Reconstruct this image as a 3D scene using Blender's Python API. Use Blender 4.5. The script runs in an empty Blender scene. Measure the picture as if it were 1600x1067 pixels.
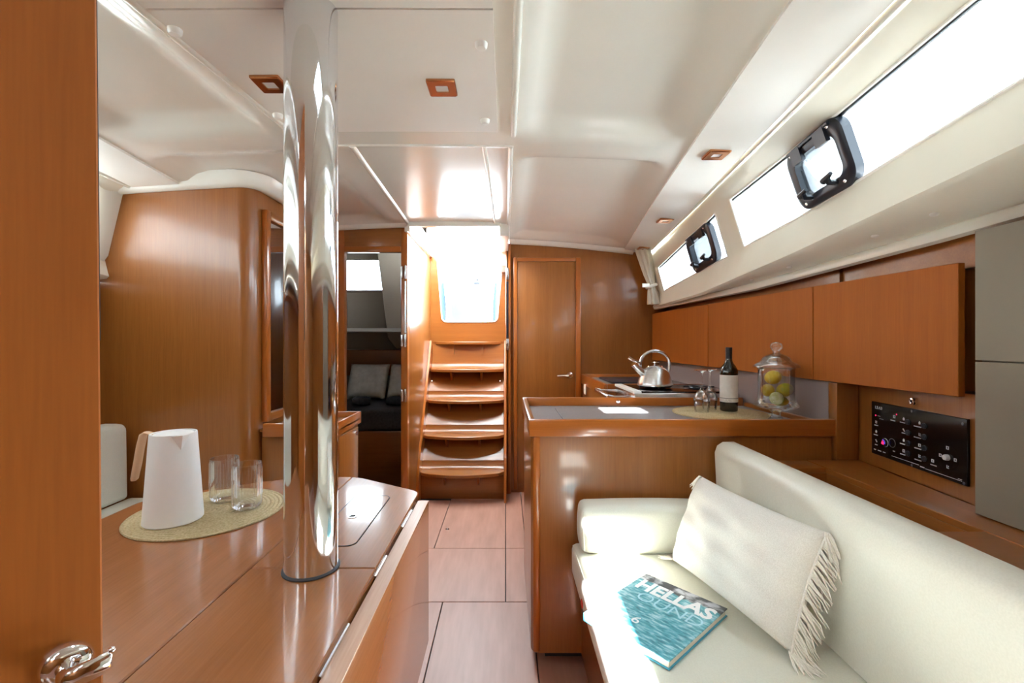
import bpy, bmesh, math, random
import numpy as np
from mathutils import Vector, Matrix
random.seed(7)
sc = bpy.context.scene
COL = sc.collection
PI = math.pi

# ------------------------------------------------------------------ camera, light, exposure
F = 711.0
cd = bpy.data.cameras.new('camera'); cam = bpy.data.objects.new('camera', cd); COL.objects.link(cam)
cam.location = (0, 0, 1.2); cam.rotation_euler = (PI/2, 0, 0)
cd.sensor_width = 36; cd.lens = F/1600*36; cd.clip_start = 0.02
cd.shift_x = 10/1600; cd.shift_y = -1.5/1600
sc.camera = cam

w = bpy.data.worlds.new('sky'); sc.world = w; w.use_nodes = True
w.node_tree.nodes['Background'].inputs[0].default_value = (0.76, 0.90, 1.0, 1)
w.node_tree.nodes['Background'].inputs[1].default_value = 4.5

sl = bpy.data.lights.new('sun', 'SUN'); sun = bpy.data.objects.new('sun', sl); COL.objects.link(sun)
SUN_DIR = Vector((0.60, 1.35, -1.0)).normalized()
sun.rotation_euler = SUN_DIR.to_track_quat('-Z', 'Y').to_euler()
sl.energy = 34; sl.angle = 0.012; sl.color = (0.95, 0.98, 1.0)
sun.location = (-3, -6, 6)

vs = sc.view_settings
vs.view_transform = 'Standard'; vs.look = 'None'; vs.gamma = 1.0; vs.use_curve_mapping = False
vs.exposure = 2.32
sc.cycles.max_bounces = 14; sc.cycles.diffuse_bounces = 8; sc.cycles.transparent_max_bounces = 24
sc.cycles.sample_clamp_indirect = 6.0
sc.cycles.caustics_reflective = False; sc.cycles.caustics_refractive = False

# ------------------------------------------------------------------ materials
MATS = {}
def principled(name, col, rough=0.5, metal=0.0, coat=0.0, spec=0.5, emit=None, es=0.0):
    m = bpy.data.materials.new(name); m.use_nodes = True
    b = m.node_tree.nodes['Principled BSDF']
    b.inputs['Base Color'].default_value = (*col, 1); b.inputs['Roughness'].default_value = rough
    b.inputs['Metallic'].default_value = metal; b.inputs['Coat Weight'].default_value = coat
    b.inputs['Coat Roughness'].default_value = 0.08; b.inputs['Specular IOR Level'].default_value = spec
    if emit:
        b.inputs['Emission Color'].default_value = (*emit, 1); b.inputs['Emission Strength'].default_value = es
    MATS[name] = m
    return m

def noisy(name, c1, c2, scale=(1, 1, 1), nscale=5.0, detail=4, rough=0.5, metal=0.0, coat=0.0, bump=0.0, spec=0.5, lo=.35, hi=.65, fine=None, bdist=.002):
    """two-tone procedural surface: stretched noise between c1 and c2, with optional finer layer and bump"""
    m = principled(name, c1, rough, metal, coat, spec); nt = m.node_tree; N = nt.nodes; L = nt.links
    b = N['Principled BSDF']
    tc = N.new('ShaderNodeTexCoord'); mp = N.new('ShaderNodeMapping'); mp.inputs['Scale'].default_value = scale
    L.new(tc.outputs['Object'], mp.inputs['Vector'])
    nz = N.new('ShaderNodeTexNoise'); nz.inputs['Scale'].default_value = nscale; nz.inputs['Detail'].default_value = detail
    L.new(mp.outputs[0], nz.inputs['Vector'])
    fac = nz.outputs['Fac']
    if fine:
        mp2 = N.new('ShaderNodeMapping'); mp2.inputs['Scale'].default_value = fine[0]
        L.new(tc.outputs['Object'], mp2.inputs['Vector'])
        n2 = N.new('ShaderNodeTexNoise'); n2.inputs['Scale'].default_value = fine[1]; n2.inputs['Detail'].default_value = 3
        L.new(mp2.outputs[0], n2.inputs['Vector'])
        mx = N.new('ShaderNodeMix'); mx.data_type = 'FLOAT'; mx.inputs[0].default_value = fine[2]
        L.new(fac, mx.inputs[2]); L.new(n2.outputs['Fac'], mx.inputs[3]); fac = mx.outputs[0]
    rp = N.new('ShaderNodeValToRGB')
    rp.color_ramp.elements[0].position = lo; rp.color_ramp.elements[0].color = (*c1, 1)
    rp.color_ramp.elements[1].position = hi; rp.color_ramp.elements[1].color = (*c2, 1)
    L.new(fac, rp.inputs[0]); L.new(rp.outputs[0], b.inputs['Base Color'])
    if bump:
        bp = N.new('ShaderNodeBump'); bp.inputs['Strength'].default_value = bump; bp.inputs['Distance'].default_value = bdist
        L.new(fac, bp.inputs['Height']); L.new(bp.outputs[0], b.inputs['Normal'])
    return m

WD, WL = (0.235, 0.074, 0.012), (0.35, 0.124, 0.026)
def wood(name, axis, d=WD, l=WL, rough=.30, coat=.35):
    s = {'x': (.4, 34, 34), 'y': (34, .4, 34), 'z': (34, 34, .4)}[axis]
    f = {'x': (9, 230, 230), 'y': (230, 9, 230), 'z': (230, 230, 9)}[axis]
    return noisy(name, d, l, s, 1.0, 5, rough, coat=coat, fine=(f, 1.0, .5), lo=.25, hi=.75)
wood('wood_v', 'z'); wood('wood_x', 'x'); wood('wood_y', 'y')
wood('wood_door', 'z', (0.33, 0.090, 0.008), (0.44, 0.130, 0.014), .62, .0)
wood('locker_wood', 'z', (0.36, 0.090, 0.005), (0.47, 0.132, 0.010), .6, .0)
wood('table_wood', 'y', (0.27, 0.092, 0.027), (0.36, 0.134, 0.044), .26, .45)
wood('edge_wood', 'x', (0.34, 0.088, 0.011), (0.45, 0.135, 0.021), .28, .4)
wood('edge_wood_v', 'z', (0.34, 0.088, 0.011), (0.45, 0.135, 0.021), .28, .4)
wood('worn_edge', 'y', (0.46, 0.26, 0.17), (0.62, 0.40, 0.29), .4, .2)
noisy('floor_wood', (0.35, 0.165, 0.112), (0.47, 0.238, 0.170), (7, 1.2, 1), 2.2, 5, .46, coat=.0, spec=.8, fine=((60, 6, 1), 1.0, .3), lo=.3, hi=.7)
noisy('gelcoat', (0.80, 0.79, 0.715), (0.84, 0.83, 0.76), (1, 1, 1), 2.0, 2, .22, coat=.3)
noisy('liner', (0.78, 0.755, 0.655), (0.82, 0.795, 0.695), (1, 1, 1), 3.0, 2, .38)
noisy('panel_white', (0.79, 0.765, 0.71), (0.82, 0.795, 0.74), (1, 1, 1), 3.0, 2, .42)
principled('white_plastic', (.86, .85, .80), .35)
noisy('leather', (0.70, 0.695, 0.61), (0.74, 0.735, 0.65), (1, 1, 1), 260, 2, .42, bump=.12)
noisy('linen', (0.72, 0.685, 0.63), (0.83, 0.80, 0.75), (1, 1, 1), 420, 3, .9, bump=.5, bdist=.001, spec=.2)
noisy('fringe_yarn', (0.74, 0.70, 0.62), (0.84, 0.80, 0.73), (1, 1, 1), 300, 3, .9, spec=.2)
principled('chrome', (.90, .90, .92), .07, 1.0)
noisy('mast_steel', (.74, .75, .77), (.80, .81, .83), (2, 2, .4), 3, 2, .065, 1.0)
noisy('steel', (.62, .62, .62), (.74, .74, .74), (1, 1, 160), 2, 3, .26, 1.0)
principled('copper', (.62, .27, .12), .22, 1.0)
principled('lens', (.80, .80, .80), .2)
principled('black_plastic', (.012, .016, .026), .32)
principled('black_gloss', (.004, .004, .006), .12)
principled('black', (.006, .006, .006), .6)
principled('rubber', (.03, .03, .035), .6)
noisy('grey_worktop', (.175, .165, .165), (.215, .205, .205), (1, 1, 1), 160, 3, .33)
noisy('grey_cabinet', (.235, .205, .155), (.25, .22, .168), (1, 1, 1), 3, 2, .5)
principled('splash', (.36, .30, .29), .30)
principled('splash_strip', (.60, .56, .52), .4)
principled('mirror', (.86, .86, .88), .02, 1.0)
principled('jug_white', (.86, .86, .86), .33)
noisy('pale_wood', (.62, .40, .24), (.72, .50, .33), (30, 30, 3), 1.2, 3, .5)
principled('pages', (.80, .74, .62), .8)
principled('cover_blue', (.06, .34, .50), .35)
principled('print_white', (.90, .92, .95), .5)
principled('print_pale', (.45, .76, .86), .5)
principled('mark', (.55, .56, .58), .5)
principled('mark_dim', (.10, .10, .11), .4)
principled('led_red', (.5, .01, .05), .4, emit=(1, .02, .12), es=.35)
principled('led_blue', (.05, .05, .4), .3, emit=(.10, .08, .9), es=.2)
principled('bottle_glass', (.008, .010, .006), .06, coat=.6)
principled('bottle_cap', (.012, .012, .014), .35)
noisy('label_paper', (.74, .71, .66), (.80, .77, .72), (1, 1, 1), 60, 3, .75)
noisy('lemon', (.72, .50, .02), (.78, .60, .06), (1, 1, 1), 40, 4, .4, bump=.25)
noisy('lemon_green', (.42, .44, .03), (.76, .52, .03), (1, 1, 1), 22, 3, .4, bump=.25, lo=.4, hi=.6)
principled('lime_skin', (.18, .30, .03), .4)
noisy('lime_flesh', (.55, .62, .22), (.72, .76, .42), (1, 1, 1), 70, 3, .25)
noisy('bed_dark', (.030, .032, .040), (.05, .052, .062), (1, 1, 1), 60, 3, .9)
noisy('bed_pillow', (.50, .48, .44), (.58, .56, .52), (1, 1, 1), 30, 3, .9)
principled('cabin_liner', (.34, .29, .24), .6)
noisy('console', (.085, .097, .112), (.095, .107, .122), (1, 1, 1), 4, 2, .5)
principled('rope_blue', (.05, .09, .13), .8)
principled('deck_white', (.75, .76, .76), .5)
noisy('curtain', (.62, .58, .49), (.70, .66, .57), (60, 60, 2), 2, 3, .9, spec=.1)
principled('red_tag', (.6, .03, .02), .5)

def mat_glass(name, tint, spec=1.0, base=.03):
    """thin clear sheet: transparent with fresnel reflection"""
    m = bpy.data.materials.new(name); m.use_nodes = True; nt = m.node_tree; N = nt.nodes; L = nt.links
    N.remove(N['Principled BSDF'])
    t = N.new('ShaderNodeBsdfTransparent'); t.inputs[0].default_value = (*tint, 1)
    g = N.new('ShaderNodeBsdfGlossy'); g.inputs['Roughness'].default_value = .03; g.inputs['Color'].default_value = (spec, spec, spec, 1)
    f = N.new('ShaderNodeLayerWeight'); f.inputs['Blend'].default_value = .26
    mr = N.new('ShaderNodeMapRange'); mr.inputs['To Min'].default_value = base; mr.inputs['To Max'].default_value = .8
    L.new(f.outputs['Fresnel'], mr.inputs['Value'])
    mx = N.new('ShaderNodeMixShader'); L.new(mr.outputs[0], mx.inputs[0]); L.new(t.outputs[0], mx.inputs[1]); L.new(g.outputs[0], mx.inputs[2])
    L.new(mx.outputs[0], N['Material Output'].inputs['Surface']); MATS[name] = m
mat_glass('pane', (.97, .98, .98), .6, .02)
mat_glass('glassware', (.965, .97, .97), 1.0, .05)

def translucent(name, col, t=.45):
    m = bpy.data.materials.new(name); m.use_nodes = True; nt = m.node_tree; N = nt.nodes; L = nt.links
    N.remove(N['Principled BSDF'])
    d = N.new('ShaderNodeBsdfDiffuse'); d.inputs[0].default_value = (*col, 1); q = N.new('ShaderNodeBsdfTranslucent'); q.inputs[0].default_value = (*col, 1)
    mx = N.new('ShaderNodeMixShader'); mx.inputs[0].default_value = t; L.new(d.outputs[0], mx.inputs[1]); L.new(q.outputs[0], mx.inputs[2])
    L.new(mx.outputs[0], N['Material Output'].inputs['Surface']); MATS[name] = m
translucent('voile', (.88, .88, .86), .6); translucent('canvas', (.85, .86, .86), .4)

def mat_mat():
    """coiled straw: rings around the object's own centre"""
    m = noisy('straw', (.50, .38, .20), (.66, .53, .32), (1, 1, 1), 180, 3, .85, spec=.2)
    nt = m.node_tree; N = nt.nodes; L = nt.links; b = N['Principled BSDF']
    tc = N.new('ShaderNodeTexCoord'); wv = N.new('ShaderNodeTexWave'); wv.wave_type = 'RINGS'; wv.rings_direction = 'Z'
    wv.inputs['Scale'].default_value = 28; wv.inputs['Distortion'].default_value = .6; wv.inputs['Detail Scale'].default_value = 60
    L.new(tc.outputs['Object'], wv.inputs['Vector'])
    bp = N.new('ShaderNodeBump'); bp.inputs['Strength'].default_value = .9; bp.inputs['Distance'].default_value = .003
    L.new(wv.outputs['Fac'], bp.inputs['Height']); L.new(bp.outputs[0], b.inputs['Normal'])
mat_mat()

def mat_cover():
    """sea photograph on the book: teal water with ripples, dark rocks with foam along the head of the cover"""
    m = principled('cover_sea', (.1, .5, .6), .28, coat=.3); nt = m.node_tree; N = nt.nodes; L = nt.links; b = N['Principled BSDF']
    tc = N.new('ShaderNodeTexCoord')
    def noise(scale, ns, det):
        mp = N.new('ShaderNodeMapping'); mp.inputs['Scale'].default_value = scale; L.new(tc.outputs['Object'], mp.inputs['Vector'])
        n = N.new('ShaderNodeTexNoise'); n.inputs['Scale'].default_value = ns; n.inputs['Detail'].default_value = det
        L.new(mp.outputs[0], n.inputs['Vector']); return n.outputs['Fac']
    r1 = N.new('ShaderNodeValToRGB'); e = r1.color_ramp.elements
    e[0].position = .33; e[0].color = (.035, .22, .30, 1); e[1].position = .70; e[1].color = (.52, .78, .84, 1)
    x = e.new(.5); x.color = (.10, .44, .54, 1)
    L.new(noise((1, 3.2, 1), 38, 6), r1.inputs[0])
    sep = N.new('ShaderNodeSeparateXYZ'); L.new(tc.outputs['Object'], sep.inputs[0])
    r2 = N.new('ShaderNodeValToRGB'); e = r2.color_ramp.elements       # rocks
    e[0].position = .45; e[0].color = (.045, .055, .07, 1); e[1].position = .60; e[1].color = (.55, .58, .66, 1)
    L.new(noise((1, 1.4, 1), 26, 6), r2.inputs[0])
    ad = N.new('ShaderNodeMath'); ad.operation = 'MULTIPLY_ADD'; ad.inputs[1].default_value = .085
    L.new(noise((1, 1, 1), 14, 4), ad.inputs[0]); L.new(sep.outputs['Y'], ad.inputs[2])
    gt = N.new('ShaderNodeMapRange'); gt.inputs['From Min'].default_value = .150; gt.inputs['From Max'].default_value = .157
    L.new(ad.outputs[0], gt.inputs['Value'])
    mx = N.new('ShaderNodeMix'); mx.data_type = 'RGBA'; L.new(gt.outputs[0], mx.inputs[0]); L.new(r1.outputs[0], mx.inputs[6]); L.new(r2.outputs[0], mx.inputs[7])
    L.new(mx.outputs[2], b.inputs['Base Color'])
mat_cover()

# ------------------------------------------------------------------ mesh helpers
def B(): return bmesh.new()
def faces(bm, verts, fs):
    vs_ = [bm.verts.new(v) for v in verts]
    for f in fs:
        try: bm.faces.new([vs_[i] for i in f])
        except ValueError: pass
    return vs_
def box(bm, x0, x1, y0, y1, z0, z1):
    faces(bm, [(x0, y0, z0), (x1, y0, z0), (x1, y1, z0), (x0, y1, z0), (x0, y0, z1), (x1, y0, z1), (x1, y1, z1), (x0, y1, z1)],
          [(0, 3, 2, 1), (4, 5, 6, 7), (0, 1, 5, 4), (1, 2, 6, 5), (2, 3, 7, 6), (3, 0, 4, 7)])
    return bm
def merge(bm, t):
    me = bpy.data.meshes.new('tmp'); t.to_mesh(me); bm.from_mesh(me); bpy.data.meshes.remove(me); t.free(); return bm
def rbox(bm, x0, x1, y0, y1, z0, z1, r=.004, seg=2):
    t = B(); box(t, x0, x1, y0, y1, z0, z1)
    bmesh.ops.bevel(t, geom=t.edges[:], offset=r, segments=seg, affect='EDGES', profile=.5)
    return merge(bm, t)
def prism(bm, poly, plane, a, b, r=0, seg=2):
    t = B(); n = len(poly)
    mk = {'xy': lambda p, h: (p[0], p[1], h), 'xz': lambda p, h: (p[0], h, p[1]), 'yz': lambda p, h: (h, p[0], p[1])}[plane]
    faces(t, [mk(p, a) for p in poly] + [mk(p, b) for p in poly],
          [tuple(range(n))[::-1], tuple(range(n, 2*n))] + [(i, (i+1) % n, n+(i+1) % n, n+i) for i in range(n)])
    bmesh.ops.recalc_face_normals(t, faces=t.faces[:])
    if r:
        bmesh.ops.bevel(t, geom=t.edges[:], offset=r, segments=seg, affect='EDGES', profile=.5)
    return merge(bm, t)
def loft(bm, rings, ring=True, caps=True, closed=False):
    n = len(rings[0]); V = [[bm.verts.new(p) for p in r] for r in rings]
    m = len(rings)
    for i in range(m if closed else m-1):
        for j in range(n if ring else n-1):
            bm.faces.new((V[i][j], V[i][(j+1) % n], V[(i+1) % m][(j+1) % n], V[(i+1) % m][j]))
    if caps and ring and not closed:
        bm.faces.new(V[0][::-1]); bm.faces.new(V[-1])
    return bm
def lathe(bm, prof, c=(0, 0, 0), seg=32, mod=None, axis='z'):
    rings = []
    for r, z in prof:
        rg = []
        for k in range(seg):
            a = 2*PI*k/seg; rr = max(r, 1e-4)*(mod(a, r, z) if mod else 1)
            p = (rr*math.cos(a), rr*math.sin(a), z)
            if axis == 'y': p = (p[0], p[2], p[1])
            if axis == 'x': p = (p[2], p[0], p[1])
            rg.append((c[0]+p[0], c[1]+p[1], c[2]+p[2]))
        rings.append(rg)
    return loft(bm, rings)
def tube(bm, pts, r, seg=8, closed=False, sq=None):
    pts = [Vector(p) for p in pts]; n = len(pts); rings = []; up = None
    for i, p in enumerate(pts):
        if closed: t = (pts[(i+1) % n]-pts[i-1]).normalized()
        else: t = (pts[min(i+1, n-1)]-pts[max(i-1, 0)]).normalized()
        if up is None: up = Vector((0, 0, 1)) if abs(t.z) < .9 else Vector((0, 1, 0))
        s = t.cross(up).normalized(); u2 = s.cross(t).normalized(); up = u2
        rr = r[i] if isinstance(r, (list, tuple)) else r
        a2 = sq or 1.0
        rings.append([p+s*(rr*math.cos(2*PI*k/seg))+u2*(rr*a2*math.sin(2*PI*k/seg)) for k in range(seg)])
    return loft(bm, rings, closed=closed)
def bar(bm, pts, w_, h_, up=(0, 0, 1)):
    """rectangular section swept along pts (w_ sideways, h_ along up)"""
    pts = [Vector(p) for p in pts]; n = len(pts); up = Vector(up); rings = []
    for i, p in enumerate(pts):
        t = (pts[min(i+1, n-1)]-pts[max(i-1, 0)]).normalized(); s = t.cross(up).normalized(); u2 = s.cross(t).normalized()
        rings.append([p+s*a*w_/2+u2*b*h_/2 for a, b in ((-1, -1), (1, -1), (1, 1), (-1, 1))])
    return loft(bm, rings)
def sphere(bm, c, r, sx=1, sy=1, sz=1, seg=20):
    t = B(); bmesh.ops.create_uvsphere(t, u_segments=seg, v_segments=seg//2+2, radius=r)
    bmesh.ops.scale(t, vec=(sx, sy, sz), verts=t.verts[:]); bmesh.ops.translate(t, vec=c, verts=t.verts[:])
    return merge(bm, t)
def rrect(w_, h_, r, n=5):
    out = []
    for cx, cy, a0 in ((w_/2-r, h_/2-r, 0), (-w_/2+r, h_/2-r, PI/2), (-w_/2+r, -h_/2+r, PI), (w_/2-r, -h_/2+r, 1.5*PI)):
        for k in range(n+1):
            a = a0+PI/2*k/n; out.append((cx+r*math.cos(a), cy+r*math.sin(a)))
    return out

OFF = {}
def obj(name, bm, mat, parent=None, label=None, smooth=32, kind=None, local=False):
    bmesh.ops.recalc_face_normals(bm, faces=bm.faces[:])
    if smooth:
        for f in bm.faces: f.smooth = True
    me = bpy.data.meshes.new(name)
    off = OFF.get(parent.name) if parent else Vector((0, 0, 0))
    if parent and not local: bmesh.ops.translate(bm, vec=-off, verts=bm.verts[:])
    bm.to_mesh(me); bm.free()
    if smooth: me.set_sharp_from_angle(angle=math.radians(smooth))
    me.materials.append(MATS[mat] if isinstance(mat, str) else mat)
    o = bpy.data.objects.new(name, me); COL.objects.link(o)
    if parent: o.parent = parent
    OFF[o.name] = off
    if label: o['label'] = label
    if kind: o['kind'] = kind
    return o
def single(name, bm, mat, label, cat, group=None, smooth=32, kind=None):
    """a thing that is one mesh: origin at the middle of its base"""
    vs_ = [v.co for v in bm.verts]
    mn = [min(v[i] for v in vs_) for i in range(3)]; mx = [max(v[i] for v in vs_) for i in range(3)]
    c = Vector(((mn[0]+mx[0])/2, (mn[1]+mx[1])/2, mn[2]))
    bmesh.ops.translate(bm, vec=-c, verts=bm.verts[:])
    o = obj(name, bm, mat, None, label, smooth, kind); o.location = c; OFF[o.name] = c; o['category'] = cat
    if group: o['group'] = group
    return o
def thing(name, label, cat, loc, rz=0, group=None):
    o = bpy.data.objects.new(name, None); COL.objects.link(o); o.empty_display_size = .05
    o.location = loc; o.rotation_euler = (0, 0, rz); o['label'] = label; o['category'] = cat
    if group: o['group'] = group
    OFF[o.name] = Vector(loc); return o
def struct(name, bm, mat, label, cat, smooth=32):
    o = obj(name, bm, mat, None, label, smooth, 'structure'); o['category'] = cat; return o
def sempty(name, label, cat):
    o = bpy.data.objects.new(name, None); COL.objects.link(o); o['label'] = label; o['category'] = cat; o['kind'] = 'structure'
    OFF[o.name] = Vector((0, 0, 0)); return o
def copy_tree(o, loc=None, label=None, parent=None):
    c = o.copy(); COL.objects.link(c); c.parent = parent; OFF[c.name] = OFF[o.name]
    if loc is not None: c.location = loc; OFF[c.name] = Vector(loc)
    if label: c['label'] = label
    for ch in [k for k in bpy.data.objects if k.parent == o]: copy_tree(ch, parent=c)
    return c
def text_bm(body, size, offset=0.0, align='CENTER', shear=0):
    cu = bpy.data.curves.new('txt', 'FONT'); cu.body = body; cu.size = size; cu.offset = offset; cu.align_x = align; cu.shear = shear
    cu.extrude = .0002; cu.resolution_u = 3
    to = bpy.data.objects.new('txt', cu); me = bpy.data.meshes.new_from_object(to)
    bm = B(); bm.from_mesh(me); bpy.data.objects.remove(to); bpy.data.meshes.remove(me); bpy.data.curves.remove(cu)
    return bm
def sm(a, b, x):
    t = min(1, max(0, (x-a)/(b-a))); return t*t*(3-2*t)

# ------------------------------------------------------------------ hull section curves (starboard side; port is mirrored about CX)
CX = -.385
def crv(ys, vs_): return lambda y: float(np.interp(y, ys, vs_))
gX = crv([-1.7, .976, 2.237, 3.655], [.50, .822, .975, 1.14]); gZ = lambda y: 1.925
uX = crv([-1.7, .91, 1.43, 2.17, 3.3, 3.7], [.62, .935, 1.02, 1.07, 1.12, 1.14])
uZ = crv([-1.7, .91, 1.43, 2.17, 2.34, 3.3, 3.7], [1.87, 1.881, 1.894, 1.872, 1.855, 1.743, 1.70])
lX = crv([-1.7, .90, 1.73, 2.18, 3.4, 3.7], [.74, 1.03, 1.12, 1.14, 1.17, 1.18])
lZ = crv([-1.7, .90, 1.73, 2.18, 2.31, 3.38, 3.7], [1.74, 1.721, 1.67, 1.647, 1.635, 1.566, 1.55])
rX = crv([-1.7, .878, 1.725, 2.643, 3.6], [.70, 1.0, 1.08, 1.13, 1.165])
rZ = crv([-1.7, .878, 1.725, 2.643, 3.6], [1.66, 1.58, 1.5275, 1.475, 1.465])
tX = crv([-1.7, 1.097, 1.315, 2.2, 3.6], [1.10, 1.245, 1.23, 1.21, 1.185])
tZ = crv([-1.7, 1.097, 1.315, 2.2, 3.6], [1.53, 1.496, 1.481, 1.4475, 1.446])
MIR = lambda x: 2*CX-x
def base_z(x, y):
    return 1.937+.024*(y-1)-(.010+.0145*max(0, y-1))*(x-CX)**2
def inX(y): return float(np.interp(y, [-1.7, .976, 2.237, 3.6], [.30, .607, .755, .935]))   # inner edge of the side ceiling panel
def recess(x, y, x0, x1, y0, y1, s=.10):
    return sm(x0, x0+s, x)*(1-sm(x1-s, x1, x))*sm(y0, y0+s, y)*(1-sm(y1-s, y1, y))
def ceil_z(x, y):
    z = base_z(x, y)
    z += .045*recess(x, y, .035, inX(y)-.02, -.6, 1.70)+.042*recess(x, y, .035, inX(y)-.02, 1.86, 3.50)
    z += .045*recess(x, y, MIR(inX(y))+.02, -.83, -.6, 1.66)+.040*recess(x, y, MIR(inX(y))+.02, -.74, 1.80, 3.02)
    e = gX(y)
    for xe, d in ((e, x), (e, MIR(x))):                         # run out to the groove at the deck edge
        t = sm(.55, 1, d/xe) if d > 0 else 0
        z = z*(1-t)+min(z, 1.93)*t
    return z

# ------------------------------------------------------------------ ceiling
def build_ceiling():
    roof_holes = [(-.635, -.54, -1.0, -.56), (-.53, -.42, -.50, -.24), (-.18, .01, .63, .80), (-.85, -.45, -1.62, -1.20), (-.64, -.04, 3.04, 3.70)]  # unseen openings added to cast sun patches and admit skylight, plus the companionway
    xs = sorted(set([round(v, 4) for v in np.arange(-1.20, .451, .035)]+[-.635, -.54, -.53, -.42, -.18, .01, -.85, -.45, -.64, -.04, .45, .02]))
    ys = sorted(set([round(v, 4) for v in np.arange(-1.7, 3.61, .04)]+[-1, -.56, -.50, -.24, .63, .80, -1.62, -1.20, 3.04, 3.65]))
    bm = B(); rows = []
    for y in ys:
        r = gX(y); l = MIR(r); full = [l+(-1.20-l)*k/10 for k in range(10)]+xs+[.45+(r-.45)*k/14 for k in range(1, 15)]
        rows.append([bm.verts.new((x, y, ceil_z(x, y))) for x in full])
    for i in range(len(ys)-1):
        for j in range(len(rows[0])-1):
            cxx = sum(v.co.x for v in (rows[i][j], rows[i][j+1]))/2; cy = (ys[i]+ys[i+1])/2
            if any(a < cxx < b and c < cy < d for a, b, c, d in roof_holes): continue
            bm.faces.new((rows[i][j], rows[i][j+1], rows[i+1][j+1], rows[i+1][j]))
    bmesh.ops.delete(bm, geom=[v for v in bm.verts if not v.link_faces], context='VERTS')
    return struct('ceiling', bm, 'gelcoat', 'cream moulded deckhead with shallow recessed fields over the cabin', 'ceiling', 60)
ceiling = build_ceiling()

def slab(x0, x1, y0, y1, th=.008, n=10, zf=base_z, taper=None):
    """thin panel that follows the deck camber"""
    bm = B(); rings = []
    for j in range(n+1):
        y = y0+(y1-y0)*j/n
        a, b = (taper(y) if taper else (x0, x1))
        top = [(a+(b-a)*i/8, y, zf(a+(b-a)*i/8, y)+.004) for i in range(9)]
        bot = [(p[0], y, p[2]-th-.004) for p in top[::-1]]
        rings.append(top+bot)
    return loft(bm, rings)
obj('ceiling_panel', slab(0, 0, 1.003, 1.62, taper=lambda y: (-.805+.09*(y-1), -.028)), 'panel_white', ceiling, 'flat matt off-white removable panel behind the mast')
obj('ceiling_panel', slab(0, 0, .84, .997, taper=lambda y: (-.805, -.028)), 'panel_white', ceiling)
for mir in (0, 1):
    f = (lambda y: (MIR(gX(y))+.004, MIR(inX(y)))) if mir else (lambda y: (inX(y), gX(y)-.004))
    obj('side_panel', slab(0, 0, -1.7, 3.59, .009, 60, zf=lambda x, y: ceil_z(x, y), taper=f), 'panel_white', ceiling)
# raised mouldings
def moulding(pts, w_=.03, h_=.016, name='moulding', mat='gelcoat'):
    bm = B(); rings = []; P = [Vector(p) for p in pts]; n = len(P)
    for i, p in enumerate(P):
        t = P[min(i+1, n-1)]-P[max(i-1, 0)]; t.z = 0; t.normalize(); s = Vector((t.y, -t.x, 0))
        rings.append([p+s*(w_/2*a)+Vector((0, 0, -h_*b+.003)) for a, b in ((-1, 0), (-.75, .7), (-.35, 1), (.35, 1), (.75, .7), (1, 0))])
    loft(bm, rings); return obj(name, bm, mat, ceiling, smooth=60)
def line(x0, y0, x1, y1, n=14): return [(x0+(x1-x0)*k/n, y0+(y1-y0)*k/n, ceil_z(x0+(x1-x0)*k/n, y0+(y1-y0)*k/n)) for k in range(n+1)]
moulding(line(-.845, .3, -.765, 1.66), .035, .014)
moulding(line(-.596, 1.76, -.655, 3.12), .028, .012)
moulding(line(-.083, 1.76, -.075, 3.04), .020, .010)
moulding(line(.020, 1.76, .020, 3.58), .022, .012)
moulding(line(-.72, 1.76, .03, 1.76), .022, .008)
moulding(line(.028, .3, .028, 1.66), .022, .012)
moulding(line(-.655, 3.035, -.03, 3.035), .03, .016)
# curtain track along the deck edge
for mir in (0, 1):
    pts = []
    for k in range(41):
        y = -1.7+(3.55+1.7)*k/40; x = gX(y)+.012
        pts.append((MIR(x) if mir else x, y, 1.913))
    moulding(pts, .022, .012, 'curtain_track')

# companionway hatch coaming (white) above the opening
bm = B(); box(bm, -.675, -.64, 3.04, 4.02, 1.93, 2.06); box(bm, -.04, .02, 3.04, 4.02, 1.90, 2.06); box(bm, -.64, -.04, 3.00, 3.04, 1.955, 2.02)
obj('hatch_coaming', bm, 'gelcoat', ceiling)
bm = B(); box(bm, -.052, .022, 3.62, 4.0, 1.80, 1.95); obj('coaming_block', bm, 'white_plastic', ceiling)

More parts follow.
